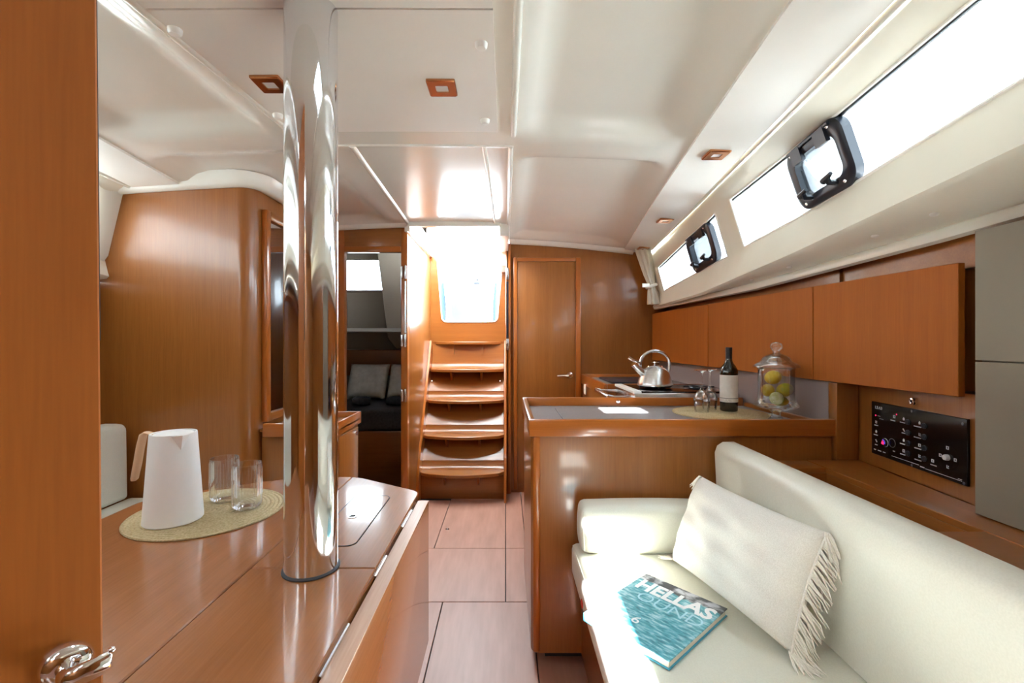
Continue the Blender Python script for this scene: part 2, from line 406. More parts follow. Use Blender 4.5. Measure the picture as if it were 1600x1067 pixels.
# ------------------------------------------------------------------ side walls with windows
def side_wall(mir, wins, name, label):
    X = MIR if mir else (lambda x: x)
    ys = sorted(set([round(v, 3) for v in np.arange(-1.7, 3.61, .1)]+[v for wn in wins for v in wn]+[3.6]))
    if mir: ys = [y for y in ys if y <= 2.2]
    bm = B()
    def strip(f, skip=None):
        rows = [[bm.verts.new((X(p[0]), y, p[1])) for p in f(y)] for y in ys]
        for i in range(len(ys)-1):
            ym = (ys[i]+ys[i+1])/2
            for j in range(len(rows[0])-1):
                if skip and any(a < ym < b for a, b in wins): continue
                bm.faces.new((rows[i][j], rows[i][j+1], rows[i+1][j+1], rows[i+1][j]))
    strip(lambda y: [(gX(y)-.25, 2.05), (gX(y)+.02, 2.0), (gX(y)+.022, 1.93), (gX(y)+.025, 1.925), (gX(y)+.03, 1.912), (gX(y)+(uX(y)-gX(y))*.7, 1.912+(uZ(y)-1.912)*.55), (uX(y), uZ(y))])
    strip(lambda y: [(uX(y), uZ(y)), (lX(y), lZ(y))], True)
    strip(lambda y: [(lX(y), lZ(y)), (rX(y)+.006, rZ(y)+.02), (rX(y), rZ(y)), (rX(y)+.012, rZ(y)-.012), (tX(y), tZ(y)+.03), (1.49, 1.555)])
    bmesh.ops.remove_doubles(bm, verts=bm.verts[:], dist=1e-5)
    o = struct(name, bm, 'liner', label, 'wall', 50)
    for a, b in wins:                                               # window reveals: depth out to the pane
        m = B(); n = 12
        per = [(a+(b-a)*k/n, 0) for k in range(n+1)]+[(b-(b-a)*k/n, 1) for k in range(n+1)]
        r0, r1 = [], []
        for y, s in per:
            p = ((uX(y), uZ(y)) if s else (lX(y), lZ(y))); d = Vector((uX(y)-lX(y), uZ(y)-lZ(y))).normalized()
            r0.append((X(p[0]), y, p[1])); r1.append((X(p[0]+d.y*.02), y, p[1]-d.x*.02))
        loft(m, [r0, r1], caps=False); obj('reveal', m, 'white_plastic', o)
    m = B(); rows = []
    for y in ys: rows.append([(X(tX(y)-.012), y, tZ(y)), (X(tX(y)+.01), y, tZ(y)-.004), (X(tX(y)+.012), y, tZ(y)+.034), (X(tX(y)-.006), y, tZ(y)+.036), (X(tX(y)-.018), y, tZ(y)+.02)])
    loft(m, rows); obj('liner_edge', m, 'gelcoat', o, smooth=60)
    return o
WR = [(.78, 2.17), (2.34, 3.35)]
wall_r = side_wall(False, WR, 'wall_right', 'cream moulded cabin side carrying the long windows above the lockers')
WLF = [(-.9, 2.0)]
wall_l = side_wall(True, WLF, 'wall_left', 'cream moulded cabin side on the settee side, mostly behind the open door')

def window(nm, a, b, mir, label):
    X = MIR if mir else (lambda x: x)
    root = sempty(nm, label, 'window'); n = 16
    def P(y, s, o):
        d = Vector((uX(y)-lX(y), uZ(y)-lZ(y))).normalized()
        return (X(lX(y)+(uX(y)-lX(y))*s+d.y*o), y, lZ(y)+(uZ(y)-lZ(y))*s-d.x*o)
    m = B(); rr = []
    for k in range(n+1):
        y = a-.01+(b-a+.02)*k/n; rr.append([P(y, -.04, .018), P(y, 1.04, .018), P(y, 1.04, .024), P(y, -.04, .024)])
    loft(m, rr); obj('pane', m, 'pane', root)
    per = [P(a+(b-a)*k/n, 0, 0) for k in range(n+1)]+[P(b-(b-a)*k/n, 1, 0) for k in range(n+1)]
    m = B(); tube(m, per, .005, 6, closed=True); obj('bead', m, 'white_plastic', root)
    m = B(); bar(m, [P(a+(b-a)*k/n, .985, .014) for k in range(n+1)], .006, .014); obj('seal', m, 'black_plastic', root, 'thin dark seal along the upper edge')
    return root
window('window_1', .78, 2.17, False, 'long tinted cabin window above the sofa with a black opening portlight')
window('window_2', 2.34, 3.35, False, 'short cabin window above the stove beside the bunched curtain')
window('window_3', -.9, 2.0, True, 'long cabin window above the settee behind the open door')

bm = B(); box(bm, 1.27, 2.3, -1.7, 4.4, 1.545, 1.56); struct('bounce_deck_right', bm, 'deck_white', 'unseen white side deck added to bounce sun through the long windows', 'deck')  # added out of view to bounce sunlight up to the ceiling
bm = B(); box(bm, -3.1, -2.03, -1.7, 3.0, 1.545, 1.56); struct('bounce_deck_left', bm, 'deck_white', 'unseen white side deck added to bounce sun through the settee side windows', 'deck')  # unseen bounce surface added for the settee side
# unseen cloths added for light: diffuser at settee window, sun-blocking sprayhood over the hatch
bm = B(); rows = []
for k in range(121):
    y = -1.0+3.14*k/120; o_ = .010*math.sin(k*.9)+.02
    rows.append([(MIR(lX(y)-o_+.02), y, lZ(y)-.09), (MIR(lX(y)-o_-.01), y, lZ(y)-.05), (MIR(uX(y)-o_-.01), y, uZ(y)+.02), (MIR(uX(y)-o_-.05), y, uZ(y)+.05)])
loft(bm, rows, ring=False, caps=False)
single('diffuser_curtain', bm, 'voile', 'unseen white pleated curtain added to diffuse sun at the window behind the open door', 'curtain')
bm = B(); ring_ = []
for y, z in ((2.55, 2.08), (2.80, 2.40), (3.05, 2.66), (3.45, 2.76), (3.95, 2.76)):
    ring_.append([(CX+1.0*math.cos(q), y, 2.06+(z-2.06)*min(1, 1.25*math.sin(q))) for q in [PI*k/16 for k in range(17)]])
loft(bm, ring_, ring=False, caps=False)
single('sunshade', bm, 'canvas', 'unseen white canvas sprayhood arching over the companionway hatch outside', 'sunshade')
# hull lining behind the furniture, floor to liner
bm = B(); box(bm, 1.47, 1.50, -1.7, 3.62, 0, 1.56); box(bm, 1.20, 1.5, -1.7, .48, 0, 1.53)
obj('hull_lining', bm, 'wood_v', wall_r)
bm = B(); box(bm, -2.27, -2.24, -1.7, 2.2, 0, 1.56); box(bm, -2.26, -1.98, -1.7, 2.2, 1.43, 1.46)
obj('hull_lining', bm, 'wood_v', wall_l)
bm = B(); box(bm, -2.3, 1.5, -1.74, -1.70, 0, 2.0); struct('wall_front', bm, 'wood_v', 'varnished forward bulkhead facing the steps from the bow end', 'wall')

# ------------------------------------------------------------------ floor
bm = B(); box(bm, -2.3, 1.5, -1.74, 4.05, -.04, -.012)
floor = struct('floor', bm, 'black', 'pinkish brown varnished cabin sole made of lift-out panels', 'floor', 0)
G = .0022
def fpanel(x0, x1, y0, y1):
    m = B(); rbox(m, x0+G, x1-G, y0+G, y1-G, -.012, 0, .0012, 1); obj('floor_panel', m, 'floor_wood', floor, smooth=0)
fpanel(-.413, 0, 2.63, 3.42); fpanel(-1.2, -.413, 2.63, 3.42); fpanel(0, .118, 2.63, 3.62); fpanel(.118, 1.5, 2.63, 3.62)
fpanel(-1.2, 0, 2.09, 2.63); fpanel(0, .118, 2.09, 2.63); fpanel(.118, 1.5, 2.09, 2.63)
fpanel(-.2885, .118, .9, 2.09); fpanel(-1.2, -.2885, .9, 2.09); fpanel(.118, 1.5, .9, 2.09)
fpanel(-2.3, -1.2, -1.7, 2.6); fpanel(-1.2, 1.5, -1.7, .9); fpanel(-.413, 0, 3.42, 4.0)
m = B(); lathe(m, [(.013, 0), (.013, .003), (.009, .004), (.008, .002), (0, .002)], (-.37, 2.89, 0), 16); o = obj('lifting_ring', m, 'chrome', floor, 'small chrome lifting ring')

# ------------------------------------------------------------------ aft bulkheads
bm = B(); prism(bm, [(.035, 0), (1.5, 0), (1.5, 1.54), (1.19, 1.54), (1.145, 1.93), (.035, 2.01)], 'xz', 3.60, 3.63)
wall_b = struct('wall_back', bm, 'wood_v', 'varnished wooden bulkhead beside the galley with the closed cabin door', 'wall')
bm = B(); rbox(bm, .000, .040, 3.56, 3.66, 0, 1.96, .006); obj('corner_post', bm, 'edge_wood_v', wall_b)
bm = B(); box(bm, .006, .022, 3.553, 3.562, 1.22, 1.66); obj('black_strip', bm, 'black_plastic', wall_b, 'dark door seal strip')
for zz in (1.72, 1.17):
    bm = B(); rbox(bm, .004, .026, 3.548, 3.562, zz-.045, zz+.045, .003); obj('hinge', bm, 'steel', wall_b)

d1 = sempty('door_1', 'closed wooden cabin door with lever handle beside the companionway steps', 'door')
bm = B(); rbox(bm, .092, .552, 3.585, 3.61, .07, 1.822, .003); leaf = obj('door_leaf', bm, 'wood_v', d1)
bm = B(); rbox(bm, .062, .092, 3.575, 3.612, .03, 1.852, .004); obj('door_frame', bm, 'edge_wood_v', d1)
bm = B(); rbox(bm, .552, .592, 3.575, 3.612, .03, 1.852, .004); obj('door_frame', bm, 'edge_wood_v', d1)
bm = B(); rbox(bm, .092, .552, 3.575, 3.612, 1.822, 1.852, .004); obj('door_frame', bm, 'edge_wood', d1)
bm = B(); lathe(bm, [(0, -.014), (.024, -.012), (.026, 0)], (.505, 3.585, .928), 20, axis='y')
tube(bm, [(.505, 3.585, .928), (.505, 3.535, .928), (.49, 3.528, .928), (.40, 3.528, .926)], [.009, .009, .010, .008], 10); obj('handle', bm, 'chrome', leaf)

# port head compartment: front bulkhead, rounded corner, side wall
def port_wall():
    pts = [(-2.24, 2.15), (-1.27, 2.15)]
    for k in range(1, 9):
        a = PI/2*k/8; pts.append((-1.27+.07*math.sin(a), 2.22-.07*math.cos(a)))
    pts.append((-1.20, 3.10)); bm = B()
    loft(bm, [[(x, y, 0) for x, y in pts], [(x, y, 2.0) for x, y in pts]], ring=False)
    return struct('wall_left_back', bm, 'wood_v', 'varnished wooden bulkhead with rounded corner beyond the dining table', 'wall', 40)
wall_lb = port_wall()
# aft bulkhead with the open port cabin doorway
d2 = sempty('door_2', 'open doorway to the dark aft cabin left of the companionway steps', 'door')
bm = B(); rbox(bm, -.706, -.662, 3.07, 3.13, 0, 1.97, .004); jamb = obj('door_jamb', bm, 'edge_wood_v', d2)
bm = B(); rbox(bm, -1.20, -1.09, 3.07, 3.13, 0, 1.97, .004); obj('door_jamb', bm, 'edge_wood_v', d2)
bm = B(); rbox(bm, -1.09, -.706, 3.075, 3.13, 1.80, 1.97, .003); obj('door_header', bm, 'wood_x', d2)
bm = B(); rbox(bm, -1.09, -.706, 3.065, 3.075, 1.795, 1.835, .003); obj('door_header_strip', bm, 'edge_wood', d2)
bm = B(); box(bm, -1.09, -.706, 3.08, 3.12, 0, .16); obj('door_sill', bm, 'wood_x', d2)
for zz in (1.66, 1.20, .83):
    bm = B(); rbox(bm, -.704, -.690, 3.055, 3.072, zz-.04, zz+.04, .003); rbox(bm, -.680, -.668, 3.055, 3.072, zz-.045, zz+.045, .003); obj('hinge', bm, 'steel', jamb)
bm = B(); box(bm, -.680, -.668, 3.064, 3.072, 1.25, 1.60); obj('aluminium_strip', bm, 'steel', jamb)
# companionway side panels
bm = B(); rbox(bm, -.680, -.662, 3.13, 4.02, 0, 1.95, .002); wall_c = struct('wall_stairs', bm, 'wood_v', 'glossy wooden side panel on the left of the companionway steps', 'wall')
bm = B(); rbox(bm, .008, .022, 3.56, 4.02, 0, 1.92, .002); struct('wall_stairs_right', bm, 'wood_v', 'wooden side panel on the right of the companionway steps', 'wall')
# washboard bulkhead with the opening
def washboard():
    z1 = 1.95; o = [(-.662, 0), (.008, 0), (.008, z1), (-.022, z1)]
    r = .045
    for cx, cz, a0 in ((-.1125, 1.408, 0), (-.5175, 1.408, -PI/2)):
        for k in range(7):
            a = a0-PI/2*k/6; o.append((cx+r*math.cos(a), cz+r*math.sin(a)))
    o += [(-.605, z1), (-.662, z1)]
    bm = B(); t = B(); n = len(o)
    f = [tuple(range(n)), tuple(range(2*n-1, n-1, -1))]+[(i, n+i, n+(i+1) % n, (i+1) % n) for i in range(n)]
    faces(t, [(x, 4.0, z) for x, z in o]+[(x, 4.03, z) for x, z in o], f); merge(bm, t)
    wb = struct('wall_companionway', bm, 'wood_x', 'wooden companionway bulkhead with the bright opening at the head of the steps', 'wall')
    m = B(); tube(m, [(x, 3.998, z) for x, z in o[3:-1]], .006, 6); obj('opening_bead', m, 'white_plastic', wb)
washboard()

# white arched trims where the ceiling meets the bulkheads
def arch(name, pts, label):
    bm = B(); rings = []; P = [Vector(p) for p in pts]; n = len(P)
    for i, p in enumerate(P):
        t = P[min(i+1, n-1)]-P[max(i-1, 0)]; t.z = 0; t.normalize(); s = Vector((t.y, -t.x, 0))
        rings.append([p+s*a+Vector((0, 0, b)) for a, b in ((-.012, -.030), (.010, -.034), (.030, -.022), (.048, .004), (.06, .03), (-.012, .03))])
    loft(bm, rings); return struct(name, bm, 'gelcoat', label, 'trim', 60)
arch('trim_1', [(x, 3.585, ceil_z(x, 3.56)) for x in np.linspace(.03, 1.0, 20)], 'white arched ceiling trim above the galley bulkhead door')
pp = [(x, 2.135) for x in np.linspace(-1.92, -1.27, 14)]
for k in range(1, 9):
    a = PI/2*k/8; pp.append((-1.27+.085*math.sin(a), 2.22-.085*math.cos(a)))
pp += [(-1.185, y) for y in np.linspace(2.30, 2.98, 8)]
for k in range(1, 7):
    a = PI/2*k/6; pp.append((-1.105-.08*math.cos(a), 2.98+.08*math.sin(a)))
pp += [(x, 3.06) for x in np.linspace(-1.0, -.66, 6)]
arch('trim_2', [(x, y, base_z(x, y)+.008) for x, y in pp], 'white curved ceiling trim around the rounded wooden corner')

# ------------------------------------------------------------------ foreground door
d3 = sempty('door_3', 'open varnished wooden door filling the left edge, chrome lever at its edge', 'door')
d3.location = (-.446, .50, 0); d3.rotation_euler = (0, 0, math.radians(43))       # free edge at the origin, leaf runs to -x
t = B(); rbox(t, -.64, 0, 0, .032, .02, 1.90, .0015, 1)
bmesh.ops.rotate(t, cent=(0, 0, 1.2), matrix=Matrix.Rotation(math.radians(-.42), 3, 'Y'), verts=t.verts[:])
leaf3 = obj('door_leaf', t, 'wood_door', d3, local=True)
t = B(); rbox(t, -.0008, .0008, .002, .030, 1.20, 1.62, .0004, 1)
bmesh.ops.rotate(t, cent=(0, 0, 1.2), matrix=Matrix.Rotation(math.radians(-.42), 3, 'Y'), verts=t.verts[:]); obj('worn_edge_strip', t, 'rubber', leaf3, 'dark chipped edge banding', local=True)
HZ = .858
bm = B(); lathe(bm, [(0, -.013), (.010, -.013), (.0125, -.0125), (.018, -.010), (.0215, -.005), (.0225, 0)], (-.0267, 0, HZ), 40, axis='y')
hd = obj('handle', bm, 'chrome', leaf3, 'polished chrome lever on a round rose', local=True, smooth=50)
bm = B(); rg = []
for x, y, z, a, b in ((-.0267, -.008, HZ, .009, .009), (-.0267, -.024, HZ, .008, .009), (-.0255, -.036, HZ+.002, .008, .0105), (-.017, -.0425, HZ+.005, .0055, .0115), (-.004, -.0425, HZ+.007, .0045, .0110), (.006, -.041, HZ+.008, .004, .0105), (.0095, -.040, HZ+.008, .002, .0085)):
    th = 0 if y > -.03 else (PI/4 if y > -.04 else PI/2)
    rg.append([(x+a*math.cos(q)*math.cos(th), y+a*math.cos(q)*math.sin(th), z+b*math.sin(q)) for q in [2*PI*k/16 for k in range(16)]])
loft(bm, rg); sphere(bm, (.0085, -.040, HZ+.018), .0035); obj('lever', bm, 'chrome', hd, local=True, smooth=60)

# ------------------------------------------------------------------ companionway steps
st = thing('companionway_steps', 'curved wooden steps climbing to the bright companionway opening', 'steps', (-.34, 3.6, 0))
TR = [(3.35, .215, -.690, -.012), (3.50, .462, -.675, -.012), (3.65, .717, -.660, -.012), (3.80, .960, -.652, -.012), (3.95, 1.190, -.648, -.012)]
TR = [(y, z, max(a, -.655), b) for y, z, a, b in TR]
for i, (y, z, x0, x1) in enumerate(TR):
    n = 18; fr = []
    for k in range(n+1):
        t_ = k/n; x = x0+(x1-x0)*t_; bow = .075*(1-(2*t_-1)**2); rnd = .03*(max(0, abs(2*t_-1)-.86)/.14)**2
        fr.append((x, y+.05-bow+rnd))
    bm = B(); yb = min(y+.17, 3.99); prism(bm, fr+[(x1, yb), (x0, yb)], 'xy', z-.024, z, .003, 1); tr = obj('tread', bm, 'wood_x', st)
    # moulded riser: sweeps from the back of the tread up to the underside of the next one
    zt = TR[i+1][1]-.024 if i < 4 else 1.36
    yt = TR[i+1][0]+.12 if i < 4 else 3.995
    prof = [(y+.10, z+.001)]
    for k in range(1, 8):
        a = PI/2*k/7; prof.append((y+.10+.06*math.sin(a), z+.001+.06*(1-math.cos(a))))
    prof.append((min(yt+.05, 3.99), zt)); prof += [(p[0]+.012, p[1]) for p in prof[::-1]]
    if i < 4:
        bm = B(); prism(bm, prof, 'yz', x0+.012, x1-.004); obj('riser', bm, 'wood_x', st)
    for fx in (.30, .70):
        xb = x0+(x1-x0)*fx
        bm = B(); prism(bm, [(y+.02, z-.024), (yb-.01, z-.024), (yb-.01, z-.11), (min(y+.10, 3.95), z-.11)], 'yz', xb-.008, xb+.008); obj('bracket', bm, 'wood_v', st)
bm = B(); rbox(bm, -.655, -.004, 3.45, 3.48, 0, .19, .003); obj('kick_board', bm, 'wood_x', st)
for xx in (-.661, -.012):
    bm = B(); prism(bm, [(3.36, .0), (3.36, .20), (3.52, .47), (3.67, .72), (3.82, .965), (3.955, 1.20), (3.99, 1.20), (3.99, 0)], 'yz', xx, xx+.018); obj('stringer', bm, 'edge_wood_v', st)
for (x, y, z) in ((-.615, 3.80, .86), (-.045, 3.80, .86)):
    bm = B(); sphere(bm, (x, y-.008, z), .008); obj('catch', bm, 'chrome', st)

# ------------------------------------------------------------------ mirror and low cabinet on the port side
mr = thing('wall_mirror', 'tall mirror in an orange wooden frame on the wall behind the mast', 'mirror', (-1.19, 2.6, .80))
bm = B(); box(bm, -1.198, -1.188, 2.27, 2.98, .84, 1.80); obj('glass', bm, 'mirror', mr, 'reflective glass')
for (y0, y1, z0, z1, mt) in ((2.235, 2.275, .80, 1.845, 'edge_wood_v'), (2.98, 3.02, .80, 1.845, 'edge_wood_v'), (2.275, 2.98, .80, .84, 'wood_y'), (2.275, 2.98, 1.80, 1.845, 'wood_y')):
    bm = B(); rbox(bm, -1.199, -1.172, y0, y1, z0, z1, .004); obj('frame', bm, mt, mr)
lc = thing('low_cabinet', 'small wooden cabinet with raised rim below the tall mirror', 'cabinet', (-1.0, 2.38, 0))
bm = B(); rbox(bm, -1.195, -.83, 2.225, 2.56, 0, .755, .006); obj('body', bm, 'wood_v', lc)
bm = B(); rbox(bm, -1.195, -.817, 2.21, 2.575, .755, .768, .003); obj('top', bm, 'wood_y', lc)
for a in ((-1.17, -.817, 2.19, 2.206), (-.833, -.817, 2.206, 2.56), (-1.17, -.817, 2.56, 2.576)):
    bm = B(); rbox(bm, *a, .735, .80, .004); obj('rim', bm, 'edge_wood', lc)
bm = B(); rbox(bm, -.832, -.822, 2.25, 2.54, .12, .72, .003); dr = obj('door', bm, 'wood_v', lc)
bm = B(); lathe(bm, [(0, .008), (.010, .006), (.011, 0)], (-.822, 2.50, .69), 16, axis='x'); obj('lock', bm, 'chrome', dr)

# ------------------------------------------------------------------ table
tb = thing('saloon_table', 'varnished saloon dining table with one leaf folded down, around the mast', 'table', (-.62, 1.1, 0))
ZT = .70
def board(poly, z0=ZT-.032, r=.0025): m = B(); prism(m, poly, 'xy', z0, ZT, r, 1); return m
s = .0012
obj('leaf_board', board([(-1.135, .25), (-.562-s, .25), (-.562-s, 1.668), (-.64, 1.672), (-.74, 1.662), (-.86, 1.615), (-1.08, 1.475), (-1.12, 1.44), (-1.135, 1.40)]), 'table_wood', tb)
obj('centre_board', board([(-.562+s, 1.0+s), (-.285, 1.0+s), (-.285, 1.475), (-.290, 1.502), (-.308, 1.522), (-.52, 1.655), (-.562+s, 1.668)]), 'table_wood', tb)
obj('centre_board', board([(-.562+s, .25), (-.285, .25), (-.285, 1.0-s), (-.562+s, 1.0-s)]), 'table_wood', tb)
hp = [(-.426+x, 1.285+y) for x, y in rrect(.114, .356, .022, 4)]
bm = B(); prism(bm, hp, 'xy', ZT-.006, ZT+.0012, .0008, 1); lid = obj('locker_lid', bm, 'table_wood', tb)
bm = B(); tube(bm, [(x, y, ZT+.0004) for x, y in [(-.426+a, 1.285+b) for a, b in rrect(.116, .358, .023, 4)]], .0012, 5, closed=True); obj('lid_gap', bm, 'black', lid)
bm = B(); lathe(bm, [(.013, 0), (.013, .003), (.0095, .003), (.0095, .0015)], (-.434, 1.29, ZT), 20); hr = obj('finger_ring', bm, 'chrome', lid)
bm = B(); lathe(bm, [(0, .0018), (.0097, .0018), (.0097, 0)], (-.434, 1.29, ZT), 20); obj('finger_hole', bm, 'black', lid)
bm = B(); rbox(bm, -.281, -.247, .25, 1.463, .235, .685, .003); hl = obj('hanging_leaf', bm, 'table_wood', tb, 'leaf folded down on its hinges')
bm = B(); rbox(bm, -.2808, -.2472, .25, 1.4625, .6852, .6862, .0004, 1); obj('worn_edge', bm, 'worn_edge', hl, 'pale worn upper edge')
bm = B(); box(bm, -.30, -.281, .25, 1.45, .60, .668); obj('apron', bm, 'black', tb)
for y0, y1 in ((1.245, 1.37), (.985, 1.08), (.69, .82), (.40, .5)):
    bm = B(); tube(bm, [(-.2835, y0, .687), (-.2835, y1, .687)], .0042, 8); obj('hinge', bm, 'steel', tb)
bm = B(); rbox(bm, -.545, -.31, .35, 1.40, .10, .668, .006); obj('pedestal', bm, 'wood_v', tb)
bm = B(); rbox(bm, -.56, -.295, .33, 1.42, 0, .10, .004); obj('plinth', bm, 'wood_x', tb)

# mast compression post
MX, MY = -.427, 1.0
ms = thing('mast_post', 'polished steel mast post standing through the dining table', 'mast', (MX, MY, ZT))
bm = B(); lathe(bm, [(.0555, ZT), (.0555, 1.935)], (MX, MY, 0), 72); obj('tube', bm, 'mast_steel', ms, smooth=60)
bm = B(); lathe(bm, [(.056, ZT+.0005), (.060, ZT+.0005), (.060, ZT+.003), (.056, ZT+.006)], (MX, MY, 0), 48); obj('base_seal', bm, 'rubber', ms)
bm = B(); lathe(bm, [(.056, 1.934), (.058, 1.934), (.0585, 1.936), (.0585, 1.942)], (MX, MY, 0), 48); obj('collar', bm, 'black_plastic', ms)

# ------------------------------------------------------------------ items on the table
def placemat(x, y, z, label):
    bm = B(); pr = [(0, 0), (.199, 0), (.201, .0025), (.199, .005)]
    for k in range(1, 17): pr += [(.199-.0115*k+.002, .0036), (.199-.0115*k, .0052)]
    pr.append((0, .005)); lathe(bm, pr, (x, y, z), 64)
    o = single('placemat', bm, 'straw', label, 'placemat', 'round woven placemats', 50); return o
placemat(-.865, 1.328, ZT, 'round woven straw placemat on the dining table under the white jug')

jg = thing('vacuum_jug', 'tapered white vacuum jug with pale wooden handle on the dining table', 'jug', (-.917, 1.257, ZT+.0055))
zb = ZT+.0055
bm = B(); lathe(bm, [(.0, 0), (.068, 0), (.0705, .003), (.0702, .012), (.0555, .236), (.0545, .241), (.0515, .2415), (.051, .232), (0, .232)], (-.917, 1.257, zb), 48); bd = obj('body', bm, 'jug_white', jg, smooth=40)
bm = B(); lathe(bm, [(0, .244), (.030, .2435), (.046, .239), (.049, .232)], (-.917, 1.257, zb), 40); obj('lid', bm, 'jug_white', jg, smooth=40)
# spout: wedge facing the camera's right
a = math.radians(-38); dx, dy = math.cos(a), math.sin(a); px, py = -dy, dx
bm = B(); c = Vector((-.917, 1.257, zb)); V = [c+Vector((dx*.0555+px*q, dy*.0555+py*q, .240)) for q in (-.022, .022)]
tip = [c+Vector((dx*.0705, dy*.0705, .241)), c+Vector((dx*.060, dy*.060, .200))]
faces(bm, [V[0], V[1], tip[0], tip[1]], [(0, 1, 2), (0, 2, 3), (1, 3, 2), (0, 3, 1)]); obj('spout', bm, 'jug_white', jg, smooth=0)
a = math.radians(188); dx, dy = math.cos(a), math.sin(a); px, py = -dy, dx
bm = B(); rings = []
for d, h, wd, th in ((.050, .238, .012, .005), (.066, .243, .013, .007), (.076, .236, .013, .008), (.083, .205, .012, .009), (.090, .160, .012, .009), (.098, .118, .012, .008), (.100, .113, .010, .005)):
    rings.append([(c.x+dx*(d+th*math.cos(q))+px*wd*math.sin(q), c.y+dy*(d+th*math.cos(q))+py*wd*math.sin(q), zb+h+(th*.3*math.cos(q))) for q in [2*PI*k/12 for k in range(12)]])
loft(bm, rings); obj('handle', bm, 'pale_wood', jg, 'pale beech handle', smooth=50)

def tumbler(x, y, label):
    bm = B(); z = ZT+.0055
    rib = lambda a, r, zz: 1+(.045*abs(math.sin(a*14)) if (.012 < zz < .118 and r > .0385) else 0)
    lathe(bm, [(0, 0), (.030, 0), (.036, .004), (.039, .014), (.0395, .05), (.0395, .116), (.040, .122), (.040, .128), (.0395, .130), (.0375, .129), (.0372, .05), (.036, .018), (.032, .010), (0, .009)], (x, y, z), 168, mod=rib)
    return single('tumbler', bm, 'glassware', label, 'glass', 'ribbed tumblers', 25)
tumbler(-.876, 1.378+.04, 'ribbed clear tumbler close beside the white jug, partly hidden by the other')
tumbler(-.768, 1.352, 'ribbed clear tumbler standing between the other tumbler and the mast')

# ------------------------------------------------------------------ port settee behind the table
se = thing('settee', 'white upholstered settee behind the dining table by the open door', 'sofa', (-1.6, 1.5, 0))
bm = B(); box(bm, -2.2, -1.28, .4, 2.14, 0, .37); obj('base', bm, 'wood_x', se)
bm = B(); rbox(bm, -1.76, -1.25, .4, 2.13, .37, .47, .022, 4); obj('seat_cushion', bm, 'leather', se, smooth=60)
bm = B(); prism(bm, [(-1.735, .472), (-1.74, .80), (-1.76, .82), (-1.85, .82), (-1.87, .80), (-1.87, .472)], 'xz', .4, 2.10, .02, 3); obj('back_cushion', bm, 'leather', se, smooth=60)

# ------------------------------------------------------------------ galley peninsula
gp = thing('galley_peninsula', 'wooden galley peninsula with grey worktop and raised rim behind the sofa', 'counter', (.65, 2.0, 0))
r = .035; poly = [(1.20, 1.675), (1.20, 2.305), (.094, 2.305)]+[(.094+r-r*math.cos(q), 1.675+r-r*math.sin(q)) for q in [PI/2*k/8 for k in range(9)]]
bm = B(); prism(bm, poly, 'xy', .05, .85); obj('body', bm, 'wood_v', gp, smooth=40)
bm = B(); rbox(bm, .10, .128, 1.669, 1.70, .052, .85, .010, 3); obj('corner_moulding', bm, 'edge_wood_v', gp, smooth=60)
bm = B(); box(bm, .15, 1.20, 1.73, 2.28, 0, .05); obj('toe_kick', bm, 'black', gp)
bm = B(); box(bm, .10, 1.205, 1.68, 2.30, .85, .871); obj('worktop', bm, 'grey_worktop', gp)
for (x0, x1, y0, y1) in ((.24, .86, 1.80, 2.20), (.87, 1.12, 1.80, 2.20)):
    bm = B(); rbox(bm, x0, x1, y0, y1, .871, .8735, .001, 1); obj('worktop_lid', bm, 'grey_worktop', gp)
    bm = B(); tube(bm, [(x0, y0, .8712), (x1, y0, .8712), (x1, y1, .8712), (x0, y1, .8712)], .002, 4, closed=True); obj('lid_gap', bm, 'black', gp)
bm = B(); rbox(bm, .085, 1.268, 1.662, 1.684, .848, .911, .005, 2); obj('rim', bm, 'edge_wood', gp)
bm = B(); rbox(bm, .085, .107, 1.684, 2.296, .848, .911, .005, 2); obj('rim', bm, 'wood_y', gp)
bm = B(); rbox(bm, .085, 1.20, 2.296, 2.316, .80, .912, .005, 2); rim = obj('rim', bm, 'edge_wood', gp)
bm = B(); rbox(bm, 1.2, 1.222, 1.684, 2.296, .848, .890, .004, 2); obj('rim', bm, 'wood_y', gp)
bm = B(); lathe(bm, [(0, -.006), (.009, -.005), (.010, 0)], (.567, 2.296, .893), 16, axis='y'); obj('push_catch', bm, 'chrome', rim)
bm = B(); rbox(bm, 1.205, 1.285, 1.655, 1.70, .765, 1.045, .003); obj('end_post', bm, 'wood_v', gp)

# galley run along the side: stove and far counter
gc = thing('galley_cabinet', 'wooden galley cabinet with raised rim beyond the stove against the bulkhead', 'cabinet', (.93, 3.18, 0))
bm = B(); rbox(bm, .605, 1.27, 2.76, 3.585, 0, .88, .004); obj('body', bm, 'wood_v', gc)
bm = B(); box(bm, .61, 1.26, 2.77, 3.58, .88, .912); obj('worktop', bm, 'grey_worktop', gc)
for a in ((.595, .617, 2.75, 3.58), (.617, 1.20, 2.75, 2.772), (.617, 1.20, 3.56, 3.58)):
    bm = B(); rbox(bm, *a, .86, .937, .004, 2); obj('rim', bm, 'edge_wood', gc)
bm = B(); rbox(bm, .70, 1.10, 2.98, 3.42, .912, .928, .01, 2); obj('sink_cover', bm, 'black_plastic', gc)
bm = B(); rbox(bm, .588, .596, 3.36, 3.42, .80, .875, .003); obj('switch_plate', bm, 'white_plastic', gc)
sv = thing('stove', 'stainless gimballed stove with black glass top under the kettle', 'stove', (.93, 2.54, 0))
bm = B(); rbox(bm, .66, 1.20, 2.33, 2.74, .30, .930, .006, 2); obj('body', bm, 'steel', sv)
bm = B(); rbox(bm, .70, 1.19, 2.345, 2.725, .930, .937, .003); obj('hob', bm, 'black_gloss', sv)
